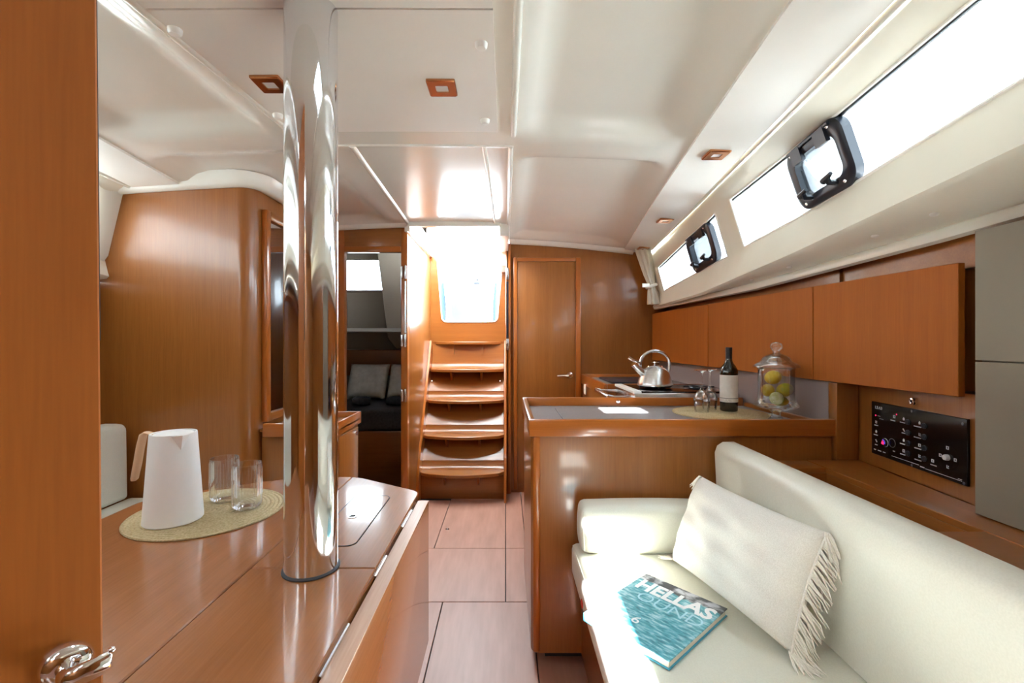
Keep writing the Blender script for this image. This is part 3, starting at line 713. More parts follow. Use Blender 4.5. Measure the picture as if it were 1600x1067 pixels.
bm = B(); rbox(bm, .655, .699, 2.335, 2.735, .926, .941, .004); obj('hob_rim', bm, 'white_plastic', sv)
for cx in (.82, 1.06):
    bm = B()
    for q in (0, PI/2):
        bar(bm, [(cx-.085*math.cos(q), 2.50-.085*math.sin(q), .946), (cx+.085*math.cos(q), 2.50+.085*math.sin(q), .946)], .008, .008)
    tube(bm, [(cx+.05*math.cos(k*PI/8), 2.50+.05*math.sin(k*PI/8), .943) for k in range(16)], .006, 6, closed=True); obj('pan_support', bm, 'black_plastic', sv)
bm = B(); tube(bm, [(.56, 2.37, .905), (.535, 2.37, .910), (.530, 2.40, .911), (.530, 2.66, .913), (.535, 2.69, .912), (.56, 2.69, .905)], .010, 10); obj('grab_rail', bm, 'steel', sv)
for yy in (2.37, 2.69):
    bm = B(); rbox(bm, .555, .662, yy-.01, yy+.01, .893, .913, .003); obj('rail_bracket', bm, 'steel', sv)

# kettle
KX, KY, KZ = .82, 2.50, .9505
kt = thing('kettle', 'brushed steel whistling kettle with arched handle on the stove', 'kettle', (KX, KY, KZ))
bm = B(); lathe(bm, [(0, 0), (.086, 0), (.093, .004), (.094, .012), (.090, .022), (.084, .045), (.074, .072), (.060, .092), (.044, .105), (.040, .107)], (KX, KY, KZ), 40); obj('body', bm, 'steel', kt, smooth=50)
bm = B(); lathe(bm, [(.042, .105), (.040, .110), (.02, .116), (.006, .118), (.006, .126), (.020, .129), (.021, .133), (0, .136)], (KX, KY, KZ), 28); obj('lid', bm, 'chrome', kt, smooth=50)
bm = B(); pts = [(KX-.078+.0, KY, KZ+.080)]
for k in range(13):
    q = PI*(1-k/12); pts.append((KX+.082*math.cos(q), KY, KZ+.118+.075*math.sin(q)))
pts.append((KX+.078, KY, KZ+.080)); tube(bm, pts, [.006]+[.0085]*13+[.006], 10, sq=1.3); obj('handle', bm, 'steel', kt, smooth=60)
bm = B(); tube(bm, [(KX-.055, KY-.005, KZ+.060), (KX-.085, KY-.01, KZ+.085), (KX-.112, KY-.014, KZ+.112)], [.024, .019, .017], 14); sp = obj('spout', bm, 'steel', kt, smooth=60)
bm = B(); tube(bm, [(KX-.108, KY-.014, KZ+.108), (KX-.121, KY-.016, KZ+.122)], [.020, .019], 14)
tube(bm, [(KX-.085, KY-.012, KZ+.128), (KX-.125, KY-.016, KZ+.143), (KX-.150, KY-.018, KZ+.158)], [.005, .007, .009], 8); obj('whistle', bm, 'chrome', sp, smooth=60)

# backsplash
for i, (a, b) in enumerate(((1.70, 2.06), (2.07, 2.52), (2.53, 3.58))):
    bm = B(); rbox(bm, 1.232-.01*i, 1.262, a, b, .86, 1.055, .002); obj('splash_panel', bm, 'splash', wall_r, 'grey galley splashback panel' if i == 0 else None)
for yy in (2.065, 2.525):
    bm = B(); box(bm, 1.214, 1.24, yy-.008, yy+.008, .86, 1.055); obj('splash_strip', bm, 'splash_strip', wall_r)

# ------------------------------------------------------------------ items on the peninsula
ZC = .8735
placemat(.958, 2.035, ZC, 'round woven straw placemat on the grey worktop under the wine bottle')
ZM = ZC+.0057
def wine_glass(x, y, label):
    """standing upside down on its rim"""
    bm = B(); pr = [(.030, 0), (.0335, .030), (.0355, .052), (.032, .072), (.020, .090), (.008, .102), (.0042, .115), (.0038, .165), (.006, .176), (.018, .183), (.033, .1865), (.033, .188), (0, .188)]
    ins = [(.0285, 0), (.032, .030), (.034, .052), (.0305, .071), (.018, .088), (0, .096)]
    lathe(bm, ins[::-1]+pr, (x, y, ZM), 36); return single('wine_glass', bm, 'glassware', label, 'wine glass', 'upturned wine glasses', 40)
wine_glass(.886, 2.055, 'upturned wine glass on the placemat, nearer the kettle')
wine_glass(.950, 2.12, 'upturned wine glass on the placemat, nearer the wine bottle')
bx, by = 1.018, 2.075
bt = thing('wine_bottle', 'dark wine bottle with cream label on the worktop placemat', 'bottle', (bx, by, ZM))
bm = B(); lathe(bm, [(0, .004), (.030, 0), (.036, .002), (.0375, .008), (.0378, .175), (.036, .190), (.029, .205), (.019, .218), (.0145, .230), (.0135, .245), (.0135, .286), (0, .286)], (bx, by, ZM), 40); obj('glass_body', bm, 'bottle_glass', bt, smooth=50)
bm = B(); lathe(bm, [(.0140, .222+.012), (.0142, .286), (.0138, .290), (0, .2905)], (bx, by, ZM), 32); obj('capsule', bm, 'bottle_cap', bt, smooth=50)
bm = B(); lathe(bm, [(.0380, .060), (.0383, .060), (.0383, .165), (.0380, .165)], (bx, by, ZM), 48); lb = obj('label_sheet', bm, 'label_paper', bt, 'cream paper label', smooth=50)
bm = B(); lathe(bm, [(.0383, .043), (.0385, .043), (.0385, .0595), (.0383, .0595)], (bx, by, ZM), 48); obj('label_sheet', bm, 'label_paper', bt, smooth=50)
bm = B(); lathe(bm, [(.0380, .0595), (.03835, .0595), (.03835, .0615), (.0380, .0615)], (bx, by, ZM), 48); obj('label_line', bm, 'black', lb)
bm = B()
a0 = math.atan2(-by, -bx)
for row, (zz, n_, hh) in enumerate(((.0535, 6, .0045), (.0475, 8, .003))):
    for k in range(n_):
        if (k*7+row) % 5 == 4: continue
        q = a0+(k-(n_-1)/2)*.105-.05
        tube(bm, [(bx+.0387*math.cos(q), by+.0387*math.sin(q), ZM+zz-hh/2), (bx+.0387*math.cos(q+.02*((k % 3)-1)), by+.0387*math.sin(q+.02*((k % 3)-1)), ZM+zz+hh/2)], .0005, 4)
obj('label_print', bm, 'black', lb, 'faint printed marks')

JX, JY, JZ = 1.10, 1.85, ZC
jr = thing('glass_jar', 'footed glass jar with domed lid, filled with lemons on the worktop', 'jar', (JX, JY, JZ))
outer = [(0, .0), (.033, 0), (.034, .004), (.026, .010), (.017, .022), (.016, .034), (.028, .044), (.060, .052), (.080, .060), (.083, .064), (.076, .074), (.069, .090), (.066, .110), (.066, .205), (.068, .214), (.072, .218)]
inner = [(.070, .218), (.0665, .214), (.0645, .205), (.0645, .110), (.066, .094), (.068, .080), (.058, .064), (.030, .056), (0, .054)]
bm = B(); lathe(bm, outer+inner, (JX, JY, JZ), 48); obj('bowl', bm, 'glassware', jr, smooth=50)
lidp = [(.084, .219), (.0845, .223), (.082, .228), (.066, .237), (.056, .244), (.050, .256), (.036, .266), (.022, .272), (.013, .276), (.012, .284), (.020, .292), (.0235, .303), (.020, .314), (.010, .320), (0, .3215)]
lidi = [(0, .274), (.020, .269), (.034, .263), (.047, .254), (.053, .243), (.063, .234), (.080, .225)]
bm = B(); lathe(bm, lidi+[(.082, .219)]+lidp, (JX, JY, JZ), 48); obj('lid', bm, 'glassware', jr, smooth=50)
def lemon(dx, dy, z, r, mat, rot, label):
    bm = B(); pr = []
    for k in range(15):
        t_ = -1+2*k/14; rad = math.sqrt(max(0, 1-t_*t_)); pr.append((r*rad*(.93 if abs(t_) < .99 else 0), r*(t_*1.12+.10*t_**9)))
    lathe(bm, pr, (0, 0, 0), 20); t2 = Matrix.Rotation(rot[1], 3, 'Z') @ Matrix.Rotation(rot[0], 3, 'X')
    bmesh.ops.transform(bm, matrix=t2.to_4x4(), verts=bm.verts[:]); bmesh.ops.translate(bm, vec=(JX+dx, JY+dy, z), verts=bm.verts[:])
    return single('lemon', bm, mat, label, 'lemon', 'lemons in the glass jar', 60)
lemon(-.012, .002, 1.050, .0300, 'lemon', (1.2, .3), 'yellow lemon on top of the pile in the glass jar')
lemon(-.034, .000, .998, .0270, 'lemon', (1.3, -.5), 'yellow lemon at the jar side nearest the wine bottle')
lemon(.028, -.010, 1.000, .0290, 'lemon_green', (1.1, .6), 'green-tinged lemon at the jar side nearest the overhead lockers')
lemon(.022, .004, .952, .0235, 'lemon_green', (1.5, 1.1), 'green-tinged lemon lying at the bottom of the jar')
lm = thing('lime_half', 'cut lime half facing out against the front of the glass jar', 'lime', (JX-.020, JY-.040, .945))
t_ = B(); pr = [(0, .0215)]+[(.026*math.sin(PI/2*k/6), .0215*math.cos(PI/2*k/6)) for k in range(1, 7)]
lathe(t_, pr, (0, 0, 0), 28); bmesh.ops.rotate(t_, cent=(0, 0, 0), matrix=Matrix.Rotation(-PI/2, 3, 'X'), verts=t_.verts[:])
bmesh.ops.rotate(t_, cent=(0, 0, 0), matrix=Matrix.Rotation(-.35, 3, 'Z'), verts=t_.verts[:]); bmesh.ops.translate(t_, vec=(JX-.020, JY-.036, .970), verts=t_.verts[:]); obj('skin', t_, 'lime_skin', lm, smooth=50)
t_ = B(); lathe(t_, [(0, .001), (.0245, .001), (.0255, 0), (.0255, -.001)], (0, 0, 0), 28); bmesh.ops.rotate(t_, cent=(0, 0, 0), matrix=Matrix.Rotation(PI/2, 3, 'X'), verts=t_.verts[:])
bmesh.ops.rotate(t_, cent=(0, 0, 0), matrix=Matrix.Rotation(-.35, 3, 'Z'), verts=t_.verts[:]); bmesh.ops.translate(t_, vec=(JX-.020, JY-.036, .970), verts=t_.verts[:]); obj('flesh', t_, 'lime_flesh', lm, 'pale green cut face', smooth=50)

# ------------------------------------------------------------------ overhead lockers
fX = crv([1.2, 1.77, 3.6], [1.222, 1.195, 1.15])
def locker(y0, y1, label, end=False):
    t = thing('overhead_locker', label, 'cabinet', (1.25, (y0+y1)/2, 1.05), group='overhead lockers')
    bm = B(); prism(bm, [(fX(y0)+.022, y0+(.03 if end else .004)), (1.44, y0+(.03 if end else .004)), (1.44, y1-.004), (fX(y1)+.022, y1-.004)], 'xy', 1.060, 1.396); obj('body', bm, 'wood_v', t)
    bm = B(); prism(bm, [(fX(y0), y0+.003), (fX(y0)+.02, y0+.003), (fX(y1)+.02, y1-.003), (fX(y1), y1-.003)], 'xy', 1.048, 1.410, .0015, 1); obj('door', bm, 'locker_wood', t)
    return t
locker(1.225, 1.77, 'wooden overhead locker above the black switch panel', True)
locker(1.77, 2.64, 'wooden overhead locker above the wine bottle and glass jar')
locker(2.64, 3.575, 'wooden overhead locker above the kettle, nearest the cabin door')
# wood lining between lockers and liner, and the panel wall under them
pX = lambda y: 1.28+.109*(y-1.58)
bm = B(); prism(bm, [(1.262, 1.72), (1.275, 1.72), (1.275, 3.59), (1.262, 3.59)], 'xy', 1.40, 1.56); obj('lining_strip', bm, 'wood_x', wall_r)
bm = B(); prism(bm, [(1.272, .45), (1.30, .45), (1.30, 1.715), (1.272, 1.715)], 'xy', 1.40, 1.56); obj('lining_strip', bm, 'wood_x', wall_r)
bm = B(); prism(bm, [(pX(1.70), 1.70), (pX(1.142), 1.142), (1.36, 1.142), (1.36, 1.70)], 'xy', .766, 1.057); pw = obj('switch_wall', bm, 'wood_v', wall_r)
bm = B(); box(bm, 1.36, 1.465, 1.66, 1.70, .5, 1.057); obj('lining_end', bm, 'wood_v', wall_r)

# grey cabinet at the right edge
gk = thing('grey_cabinet', 'grey laminate cabinet with two stacked doors at the right edge', 'cabinet', (1.21, .85, .766))
bm = B(); box(bm, 1.188, 1.236, .5, 1.135, .766, 1.47); obj('body', bm, 'grey_cabinet', gk)
bm = B(); rbox(bm, 1.174, 1.188, .5, 1.139, .768, 1.1475, .0015, 1); obj('door', bm, 'grey_cabinet', gk)
bm = B(); rbox(bm, 1.174, 1.188, .5, 1.139, 1.1505, 1.474, .0015, 1); obj('door', bm, 'grey_cabinet', gk)

# ------------------------------------------------------------------ electrical switch panel
th_ = math.atan2(-.994, -.1083)
sp_ = thing('switch_panel', 'black electrical switch panel with white symbols under the overhead locker', 'switch panel', (pX(1.58)-.001, 1.58, .81), rz=th_)
def pl(name, bm, mat, label=None, par=None): return obj(name, bm, mat, par or sp_, label, 30, local=True)
bm = B(); rbox(bm, 0, .37, -.008, 0, 0, .18, .0015, 1); plate = pl('plate', bm, 'black_gloss')
def disc(x, z, r, mat, name, y=-.008, h=.004, seg=18, lab=None):
    m = B(); lathe(m, [(0, -h), (r*.85, -h), (r, -h*.6), (r, 0)], (x, y, z-.81), seg, axis='y'); return pl(name, m, mat, lab)
def ring(x, z, r, w_, mat, name):
    m = B(); tube(m, [(x+r*math.cos(k*PI/12), -.0085, z-.81+r*math.sin(k*PI/12)) for k in range(24)], w_, 5, closed=True); return pl(name, m, mat)
def strip_(x, z, w_, h_, mat='mark', name='caption'):
    m = B(); box(m, x-w_/2, x+w_/2, -.0086, -.008, z-.81-h_/2, z-.81+h_/2); return pl(name, m, mat)
t_ = text_bm('1.5.4.0', .0135, .0003, 'LEFT'); bmesh.ops.rotate(t_, cent=(0, 0, 0), matrix=Matrix.Rotation(PI/2, 3, 'X'), verts=t_.verts[:]); bmesh.ops.translate(t_, vec=(.017, -.0086, .157), verts=t_.verts[:]); pl('display_digits', t_, 'mark', 'pale display digits')
disc(.0216, .9438, .0026, 'led_red', 'red_light', h=.001); disc(.1174, .9622, .0022, 'led_red', 'red_light', h=.001)
for x, z, w_ in ((.0372, .9437, .014), (.0489, .9355, .018)): strip_(x, z, w_, .0012, 'mark')
random.seed(3)
def icon(x, z, kind):
    m = B(); y0, y1 = -.0087, -.008; z -= .81
    if kind == 0: prism(m, [(x-.003, z-.004), (x+.003, z-.004), (x+.004, z+.001), (x, z+.006), (x-.004, z+.001)], 'xz', y0, y1)
    elif kind == 1:
        box(m, x-.004, x-.0015, y0, y1, z-.004, z+.005); box(m, x-.0015, x+.004, y0, y1, z-.004, z-.002); box(m, x+.001, x+.0035, y0, y1, z, z+.004)
    elif kind == 2: prism(m, [(x-.005, z+.003), (x-.001, z+.005), (x+.005, z-.003), (x+.002, z-.005)], 'xz', y0, y1)
    else:
        box(m, x-.0045, x+.0045, y0, y1, z+.0025, z+.0045); box(m, x-.0045, x+.0045, y0, y1, z-.0045, z-.0025); box(m, x-.0045, x-.002, y0, y1, z-.0025, z+.0025); box(m, x+.002, x+.0045, y0, y1, z-.0025, z+.0025)
    pl('symbol', m, 'mark')
ICO = [(.0242, .9213, 1), (.0242, .8889, 0), (.0242, .8575, 2), (.1072, .9532, 3), (.1477, .9525, 0), (.1477, .9178, 2), (.1477, .8855, 0), (.1477, .8522, 3),
       (.2103, .9512, 0), (.2111, .9162, 1), (.2103, .8842, 3), (.2103, .8511, 1), (.2583, .850, 3), (.3088, .8995, 3), (.2849, .873, 3), (.3337, .8719, 3), (.3098, .8461, 1)]
for x, z, k in ICO: icon(x, z, k)
for x, z, w_ in ((.0242, .9103, .018), (.0216, .8772, .019), (.0242, .8438, .012), (.1011, .9399, .020), (.1423, .9406, .021), (.1468, .9081, .015), (.1423, .8731, .021), (.1432, .8402, .021),
                 (.2021, .9389, .028), (.2021, .9056, .027), (.2034, .8728, .026), (.2042, .8381, .026), (.261, .8379, .022), (.1058, .8411, .009), (.018, .8267, .010), (.040, .8267, .016), (.062, .8267, .011)):
    strip_(x, z, w_, .0028)
strip_(.152, .824, .112, .0012, name='line'); strip_(.2203, .8213, .016, .003); strip_(.293, .8197, .122, .0012, name='line'); strip_(.348, .8235, .012, .0015)
disc(.0663, .8602, .0135, 'black_gloss', 'dial', h=.008); ring(.0663, .8602, .0135, .0009, 'mark', 'dial_ring')
m = B(); tube(m, [(.0663+.010*math.cos(q), -.0165, .0502+.010*math.sin(q)) for q in [-.3+k*.2 for k in range(10)]], .0012, 5); pl('blue_light', m, 'led_blue')
m = B(); prism(m, [(.060, .046), (.066, .058), (.0685, .050), (.072, .055), (.071, .044)], 'xz', -.0168, -.0160); pl('red_light', m, 'led_red')
ring(.098, .866, .014, .0008, 'mark_dim', 'socket_ring')
for x in (.165, .228):
    for z in (.947, .914, .881, .849): disc(x, z-.001, .0085, 'black_plastic', 'button', h=.004)
disc(.3098, .8725, .034, 'black_gloss', 'selector_ring', h=.0005, seg=28); disc(.3098, .8728, .0085, 'mark', 'selector_knob', h=.010, lab='pale grey selector knob')
for x, z in ((.356, .975), (.360, .816), (.18, .982), (.18, .816)): disc(x, z, .004, 'mark_dim', 'screw', h=.001, seg=10)
kl = thing('key_lock', 'small round chrome lock on the wood above the switch panel', 'lock', (pX(1.40)-.001, 1.40, 1.013), rz=th_)
m = B(); lathe(m, [(0, -.010), (.006, -.012), (.010, -.011), (.0125, -.004), (.0125, 0)], (0, 0, 0), 20, axis='y'); pl('barrel', m, 'chrome', par=kl)
m = B(); box(m, -.001, .001, -.0125, -.0095, -.004, .004); pl('key_slot', m, 'black', par=kl)

# ------------------------------------------------------------------ shelf behind the sofa
ss = thing('side_shelf', 'wooden shelf with open cubbies behind the sofa under the switch panel', 'shelf', (1.1, 1.0, .5))
ZS = .765
bm = B(); prism(bm, [(1.095, .30), (1.186, .30), (pX(.5)-.002, .5), (pX(1.655)-.002, 1.655), (1.095, 1.655)], 'xy', ZS-.02, ZS, .002, 1); obj('shelf_top', bm, 'wood_y', ss)
bm = B(); rbox(bm, 1.097, 1.112, .30, 1.65, .50, ZS-.02, .002); obj('front_board', bm, 'wood_y', ss)
bm = B(); rbox(bm, .875, 1.095, 1.555, 1.655, ZS-.018, ZS-.001, .002); obj('bridge_board', bm, 'wood_x', ss)
bm = B(); rbox(bm, .875, 1.095, .30, 1.04, ZS-.018, ZS-.001, .002); obj('bridge_board', bm, 'wood_x', ss)
for yy in (1.555, 1.022):
    bm = B(); box(bm, .875, 1.097, yy, yy+.016, .50, ZS-.018); obj('divider', bm, 'wood_x', ss)
bm = B(); box(bm, .875, 1.10, 1.038, 1.555, .50, .52); obj('cubby_floor', bm, 'wood_x', ss)

# ------------------------------------------------------------------ sofa
so = thing('sofa', 'long white leather sofa with wooden base beside the galley peninsula', 'sofa', (.55, .9, 0))
bm = B(); rbox(bm, .275, .90, .0, 1.655, .06, .36, .004); obj('base', bm, 'wood_y', so)
bm = B(); box(bm, .32, .88, .02, 1.64, 0, .06); obj('plinth', bm, 'black', so)
bm = B(); rbox(bm, .238, .80, .0, 1.655, .355, .470, .020, 4); sc_ = obj('seat_cushion', bm, 'leather', so, smooth=60)
bm = B(); tube(bm, [(.2415, 1.63-k*.05, .4655) for k in range(33)], .0022, 6); obj('piping', bm, 'leather', sc_)
sec = [(.770, .472), (.762, .70), (.757, .795), (.766, .820), (.786, .833), (.826, .834), (.850, .822), (.858, .795), (.858, .40), (.815, .40), (.812, .472)]
bm = B(); prism(bm, sec, 'xz', .0, 1.648); obj('back_cushion', bm, 'leather', so, smooth=60)
bm = B(); rbox(bm, .2345, .239, 1.40, 1.425, .375, .392, .001, 1); obj('red_tag', bm, 'red_tag', sc_, 'small red fabric tag')

def pillow_mesh(W, H, T, n=22, wr=.003, pinch=.05, seed=1):
    bm = B(); random.seed(seed); ph = [random.uniform(0, 6) for _ in range(8)]
    top, bot = [], []
    for i in range(n+1):
        u = -1+2*i/n; ru, rb = [], []
        for j in range(n+1):
            v = -1+2*j/n
            x = W/2*u*(1-pinch*(1-v*v)*0.0-pinch*(1-abs(v))*abs(u)**3*0)*(1-pinch*(1-v**2)*.55*abs(u)); y = H/2*v*(1-pinch*(1-u**2)*.55*abs(v))
            f = max(0, (1-u**4)*(1-v**4))**.55
            wv = wr*(math.sin(9*u+3*v+ph[0])+math.sin(5*u-8*v+ph[1])+.6*math.sin(15*v+4*u+ph[2]))*f
            ru.append((x, y, T/2*f+wv)); rb.append((x, y, -T/2*f+wv*.5))
        top.append(ru); bot.append(rb)
    loft(bm, top, ring=False, caps=False); loft(bm, bot, ring=False, caps=False)
    bmesh.ops.remove_doubles(bm, verts=bm.verts[:], dist=1e-5); return bm
def cushion_box(x0, x1, y0, y1, z0, z1, r, puff, n=10):
    """soft box cushion: rounded box whose faces swell"""
    bm = B(); rbox(bm, x0, x1, y0, y1, z0, z1, r, 4)
    bmesh.ops.subdivide_edges(bm, edges=[e for e in bm.edges if e.calc_length() > 3*r], cuts=n, use_grid_fill=True)
    c = Vector(((x0+x1)/2, (y0+y1)/2, (z0+z1)/2)); h = Vector(((x1-x0)/2, (y1-y0)/2, (z1-z0)/2))
    for v in bm.verts:
        q = Vector([(v.co[i]-c[i])/h[i] for i in range(3)]); d = Vector((0, 0, 0))
        for i in range(3):
            o_ = [k for k in range(3) if k != i]; d[i] = q[i]*puff*(1-q[o_[0]]**2)*(1-q[o_[1]]**2) if abs(q[i]) > .9 else 0
        v.co += d
    return bm
bl = thing('bolster_cushion', 'small white leather box cushion lying against the galley peninsula', 'cushion', (.48, 1.59, .472))
t_ = cushion_box(.262, .74, 1.545, 1.652, .472, .630, .020, .010); bo = obj('cover', t_, 'leather', bl, smooth=60)
bm = B(); tube(bm, [(.268, 1.549, .484), (.265, 1.549, .55), (.268, 1.549, .618)], .0018, 6); obj('seam', bm, 'leather', bo)

# throw pillow leaning on the backrest
def throw_pillow():
    W, H, T = .46, .285, .13
    P0 = Vector((.592, 1.257, .487)); U = Vector((.109, -.457, 0)).normalized()        # along the bottom edge, towards the camera
    Vv = Vector((.36, .03, .93)); Vv = (Vv-U*Vv.dot(U)).normalized(); Nn = U.cross(Vv)
    if Nn.x > 0: Nn = -Nn
    M = Matrix(((U.x, Vv.x, Nn.x), (U.y, Vv.y, Nn.y), (U.z, Vv.z, Nn.z)))
    C = P0+Vv*(H/2+.002)-Nn*.004
    def X(p): return C+M @ Vector(p)
    t = thing('throw_pillow', 'cream linen throw pillow with fringed ends leaning on the sofa back', 'pillow', (P0.x, P0.y, .472))
    bm = pillow_mesh(W, H, T, 30, .0032, .09, 5)
    for v in bm.verts: v.co = X(v.co)
    body = obj('cover', bm, 'linen', t, smooth=80)
    ex = lambda v: W/2*(1-.09*(1-v*v)*.55)
    bm = B(); tube(bm, [X((ex(v)+.001, H/2*v, 0)) for v in np.linspace(-1, 1, 20)], .0035, 6); obj('piping', bm, 'linen', body)
    random.seed(11); bm = B()
    zfl = .4735
    for k in range(64):                                              # near edge fringe, hanging down and resting on the seat
        v = -1+2*k/63; a = X((ex(v), H/2*v, random.uniform(-.003, .003))); L_ = random.uniform(.045, .072)
        d = (U*random.uniform(.25, .6)+Vector((random.uniform(.05, .5), random.uniform(-.15, .2), -1.0))).normalized(); pts = [a]
        for q in (.3, .65, 1.0):
            p = a+d*L_*q+U*.012*math.sin(q*2)+Vector((random.uniform(-.004, .004), random.uniform(-.004, .004), 0)); 
            if p.x > .752 and p.z > .47: p.x = .752
            if p.z < zfl: p = Vector((p.x+.008*q, p.y-.02*q, zfl+random.uniform(0, .004)))
            pts.append(p)
        tube(bm, pts, [.0022, .0024, .0018, .0009], 5)
    for cx_, cv in ((-W/2, 1), (-W/2, -1), (W/2, 1), (W/2, -1)):      # corner tassels
        for k in range(28):
            a = X((cx_*.985, H/2*cv*.985, random.uniform(-.004, .004))); s_ = 1 if cx_ > 0 else -1
            d = (U*s_*random.uniform(.4, 1)+Vector((random.uniform(-.4, .4), 0, -.9 if cv > 0 else -.2))).normalized(); L_ = random.uniform(.035, .068); pts = [a]
            for q in (.35, .7, 1.0):
                p = a+d*L_*q
                if p.z < zfl: p.z = zfl+random.uniform(0, .004)
                if p.x > .752: p.x = .752
                pts.append(p)
            tube(bm, pts, [.0024, .0024, .0018, .0009], 5)
    obj('fringe', bm, 'fringe_yarn', t, 'twisted cream yarn fringe', smooth=60, kind='stuff')
throw_pillow()

# book on the seat
bk = thing('book', 'large hardback book with a turquoise sea cover lying on the sofa', 'book', (.394, 1.192, .4715), rz=math.radians(-48.5))
BW, BH = .240, .300
def lo(name, bm, mat, label=None, par=None): return obj(name, bm, mat, par or bk, label, 30, local=True)
bm = B(); rbox(bm, -BW/2, BW/2, -BH/2, BH/2, 0, .003, .0008, 1); lo('back_cover', bm, 'cover_blue')
bm = B(); box(bm, -BW/2+.002, BW/2-.004, -BH/2+.004, BH/2-.004, .003, .0185); lo('pages', bm, 'pages')
bm = B(); rbox(bm, -BW/2, BW/2, -BH/2, BH/2, .0185, .0215, .0008, 1); fc = lo('front_cover', bm, 'cover_sea', 'turquoise sea photograph')
bm = B(); rbox(bm, -BW/2-.001, -BW/2+.002, -BH/2, BH/2, .0005, .021, .001, 1); lo('spine', bm, 'cover_blue')
def word(body, size, off, x, y, mat, name, sx=1, sy=1):
    t_ = text_bm(body, size, off, 'LEFT')
    xs_ = [v.co.x for v in t_.verts]; ys_ = [v.co.y for v in t_.verts]; return t_, min(xs_), max(xs_), min(ys_), max(ys_)
def fit(body, off, x0, x1, y0, y1, mat, name):
    t_, a, b, c, d = word(body, .06, off, 0, 0, mat, name)
    for v in t_.verts: v.co = Vector((x0+(v.co.x-a)/(b-a)*(x1-x0), y0+(v.co.y-c)/(d-c)*(y1-y0), .0217+v.co.z))
    obj(name, t_, mat, fc, None, 0, local=True)
fit('HELLAS', .0022, -.104, .112, .060, .118, 'print_white', 'title_lettering')
fit('OUND', -.0006, -.072, .108, .012, .054, 'print_pale', 'subtitle_lettering')
fit('6', .0004, -.022, -.002, -.088, -.058, 'print_white', 'number_lettering')

# ------------------------------------------------------------------ ceiling fittings
def spot(x, y, label):
    z = ceil_z(x, y)-.0085 if x > .2 else base_z(x, y)-.0085
    t = thing('ceiling_light', label, 'ceiling light', (x, y, z), group='square copper ceiling lights')
    bm = B(); o_ = rrect(.082, .082, .004, 2); i_ = rrect(.036, .036, .003, 2)
    loft(bm, [[(x+a, y+b, z+.002) for a, b in o_], [(x+a, y+b, z-.006) for a, b in o_], [(x+a*.93, y+b*.93, z-.009) for a, b in o_], [(x+a, y+b, z-.009) for a, b in i_], [(x+a, y+b, z-.002) for a, b in i_]], caps=False)
    obj('bezel', bm, 'copper', t, 'polished copper frame')
    bm = B(); rbox(bm, x-.019, x+.019, y-.019, y+.019, z-.005, z, .001, 1); obj('lens', bm, 'lens', t)
spot(-.67, 1.298, 'square copper ceiling light partly hidden behind the mast')
spot(-.184, 1.318, 'square copper ceiling light on the centre panel beside the mast')
spot(.809, 1.748, 'square copper ceiling light above the long window, largest of the side row')
spot(.939, 2.68, 'square copper ceiling light above the short window, middle of the side row')
spot(1.036, 3.42, 'square copper ceiling light right beside the bunched curtain')
def button(x, y, label):
    z = base_z(x, y)-.008; bm = B(); lathe(bm, [(0, -.014), (.011, -.013), (.015, -.008), (.016, 0), (0, .001)], (x, y, z), 20)
    single('panel_button', bm, 'white_plastic', label, 'button', 'round ceiling panel buttons')
button(-.775, 1.066, 'round white panel button near the raised moulding, left of the mast')
button(-.06, 1.12, 'round white panel button on the centre panel, farther from the steps')
button(-.745, 1.488, 'round white panel button just left of the mast below the copper light')
button(-.069, 1.527, 'round white panel button on the centre panel, nearer the steps')
def cap(y, label):
    s_ = .45; x = rX(y)+.012+(tX(y)-rX(y)-.012)*s_; z = rZ(y)-.012+(tZ(y)+.03-rZ(y)+.012)*s_
    bm = B(); sphere(bm, (x, y, z-.002), .010, 1, 1, .6, 14); single('liner_cap', bm, 'white_plastic', label, 'cap', 'round liner caps')
cap(1.40, 'round white cap under the long window, above the switch panel')
cap(1.20, 'round white cap under the long window, nearest the grey cabinet')
cap(2.14, 'round white cap under the windows, above the glass jar')
cap(1.85, 'round white cap under the long window below the portlight')

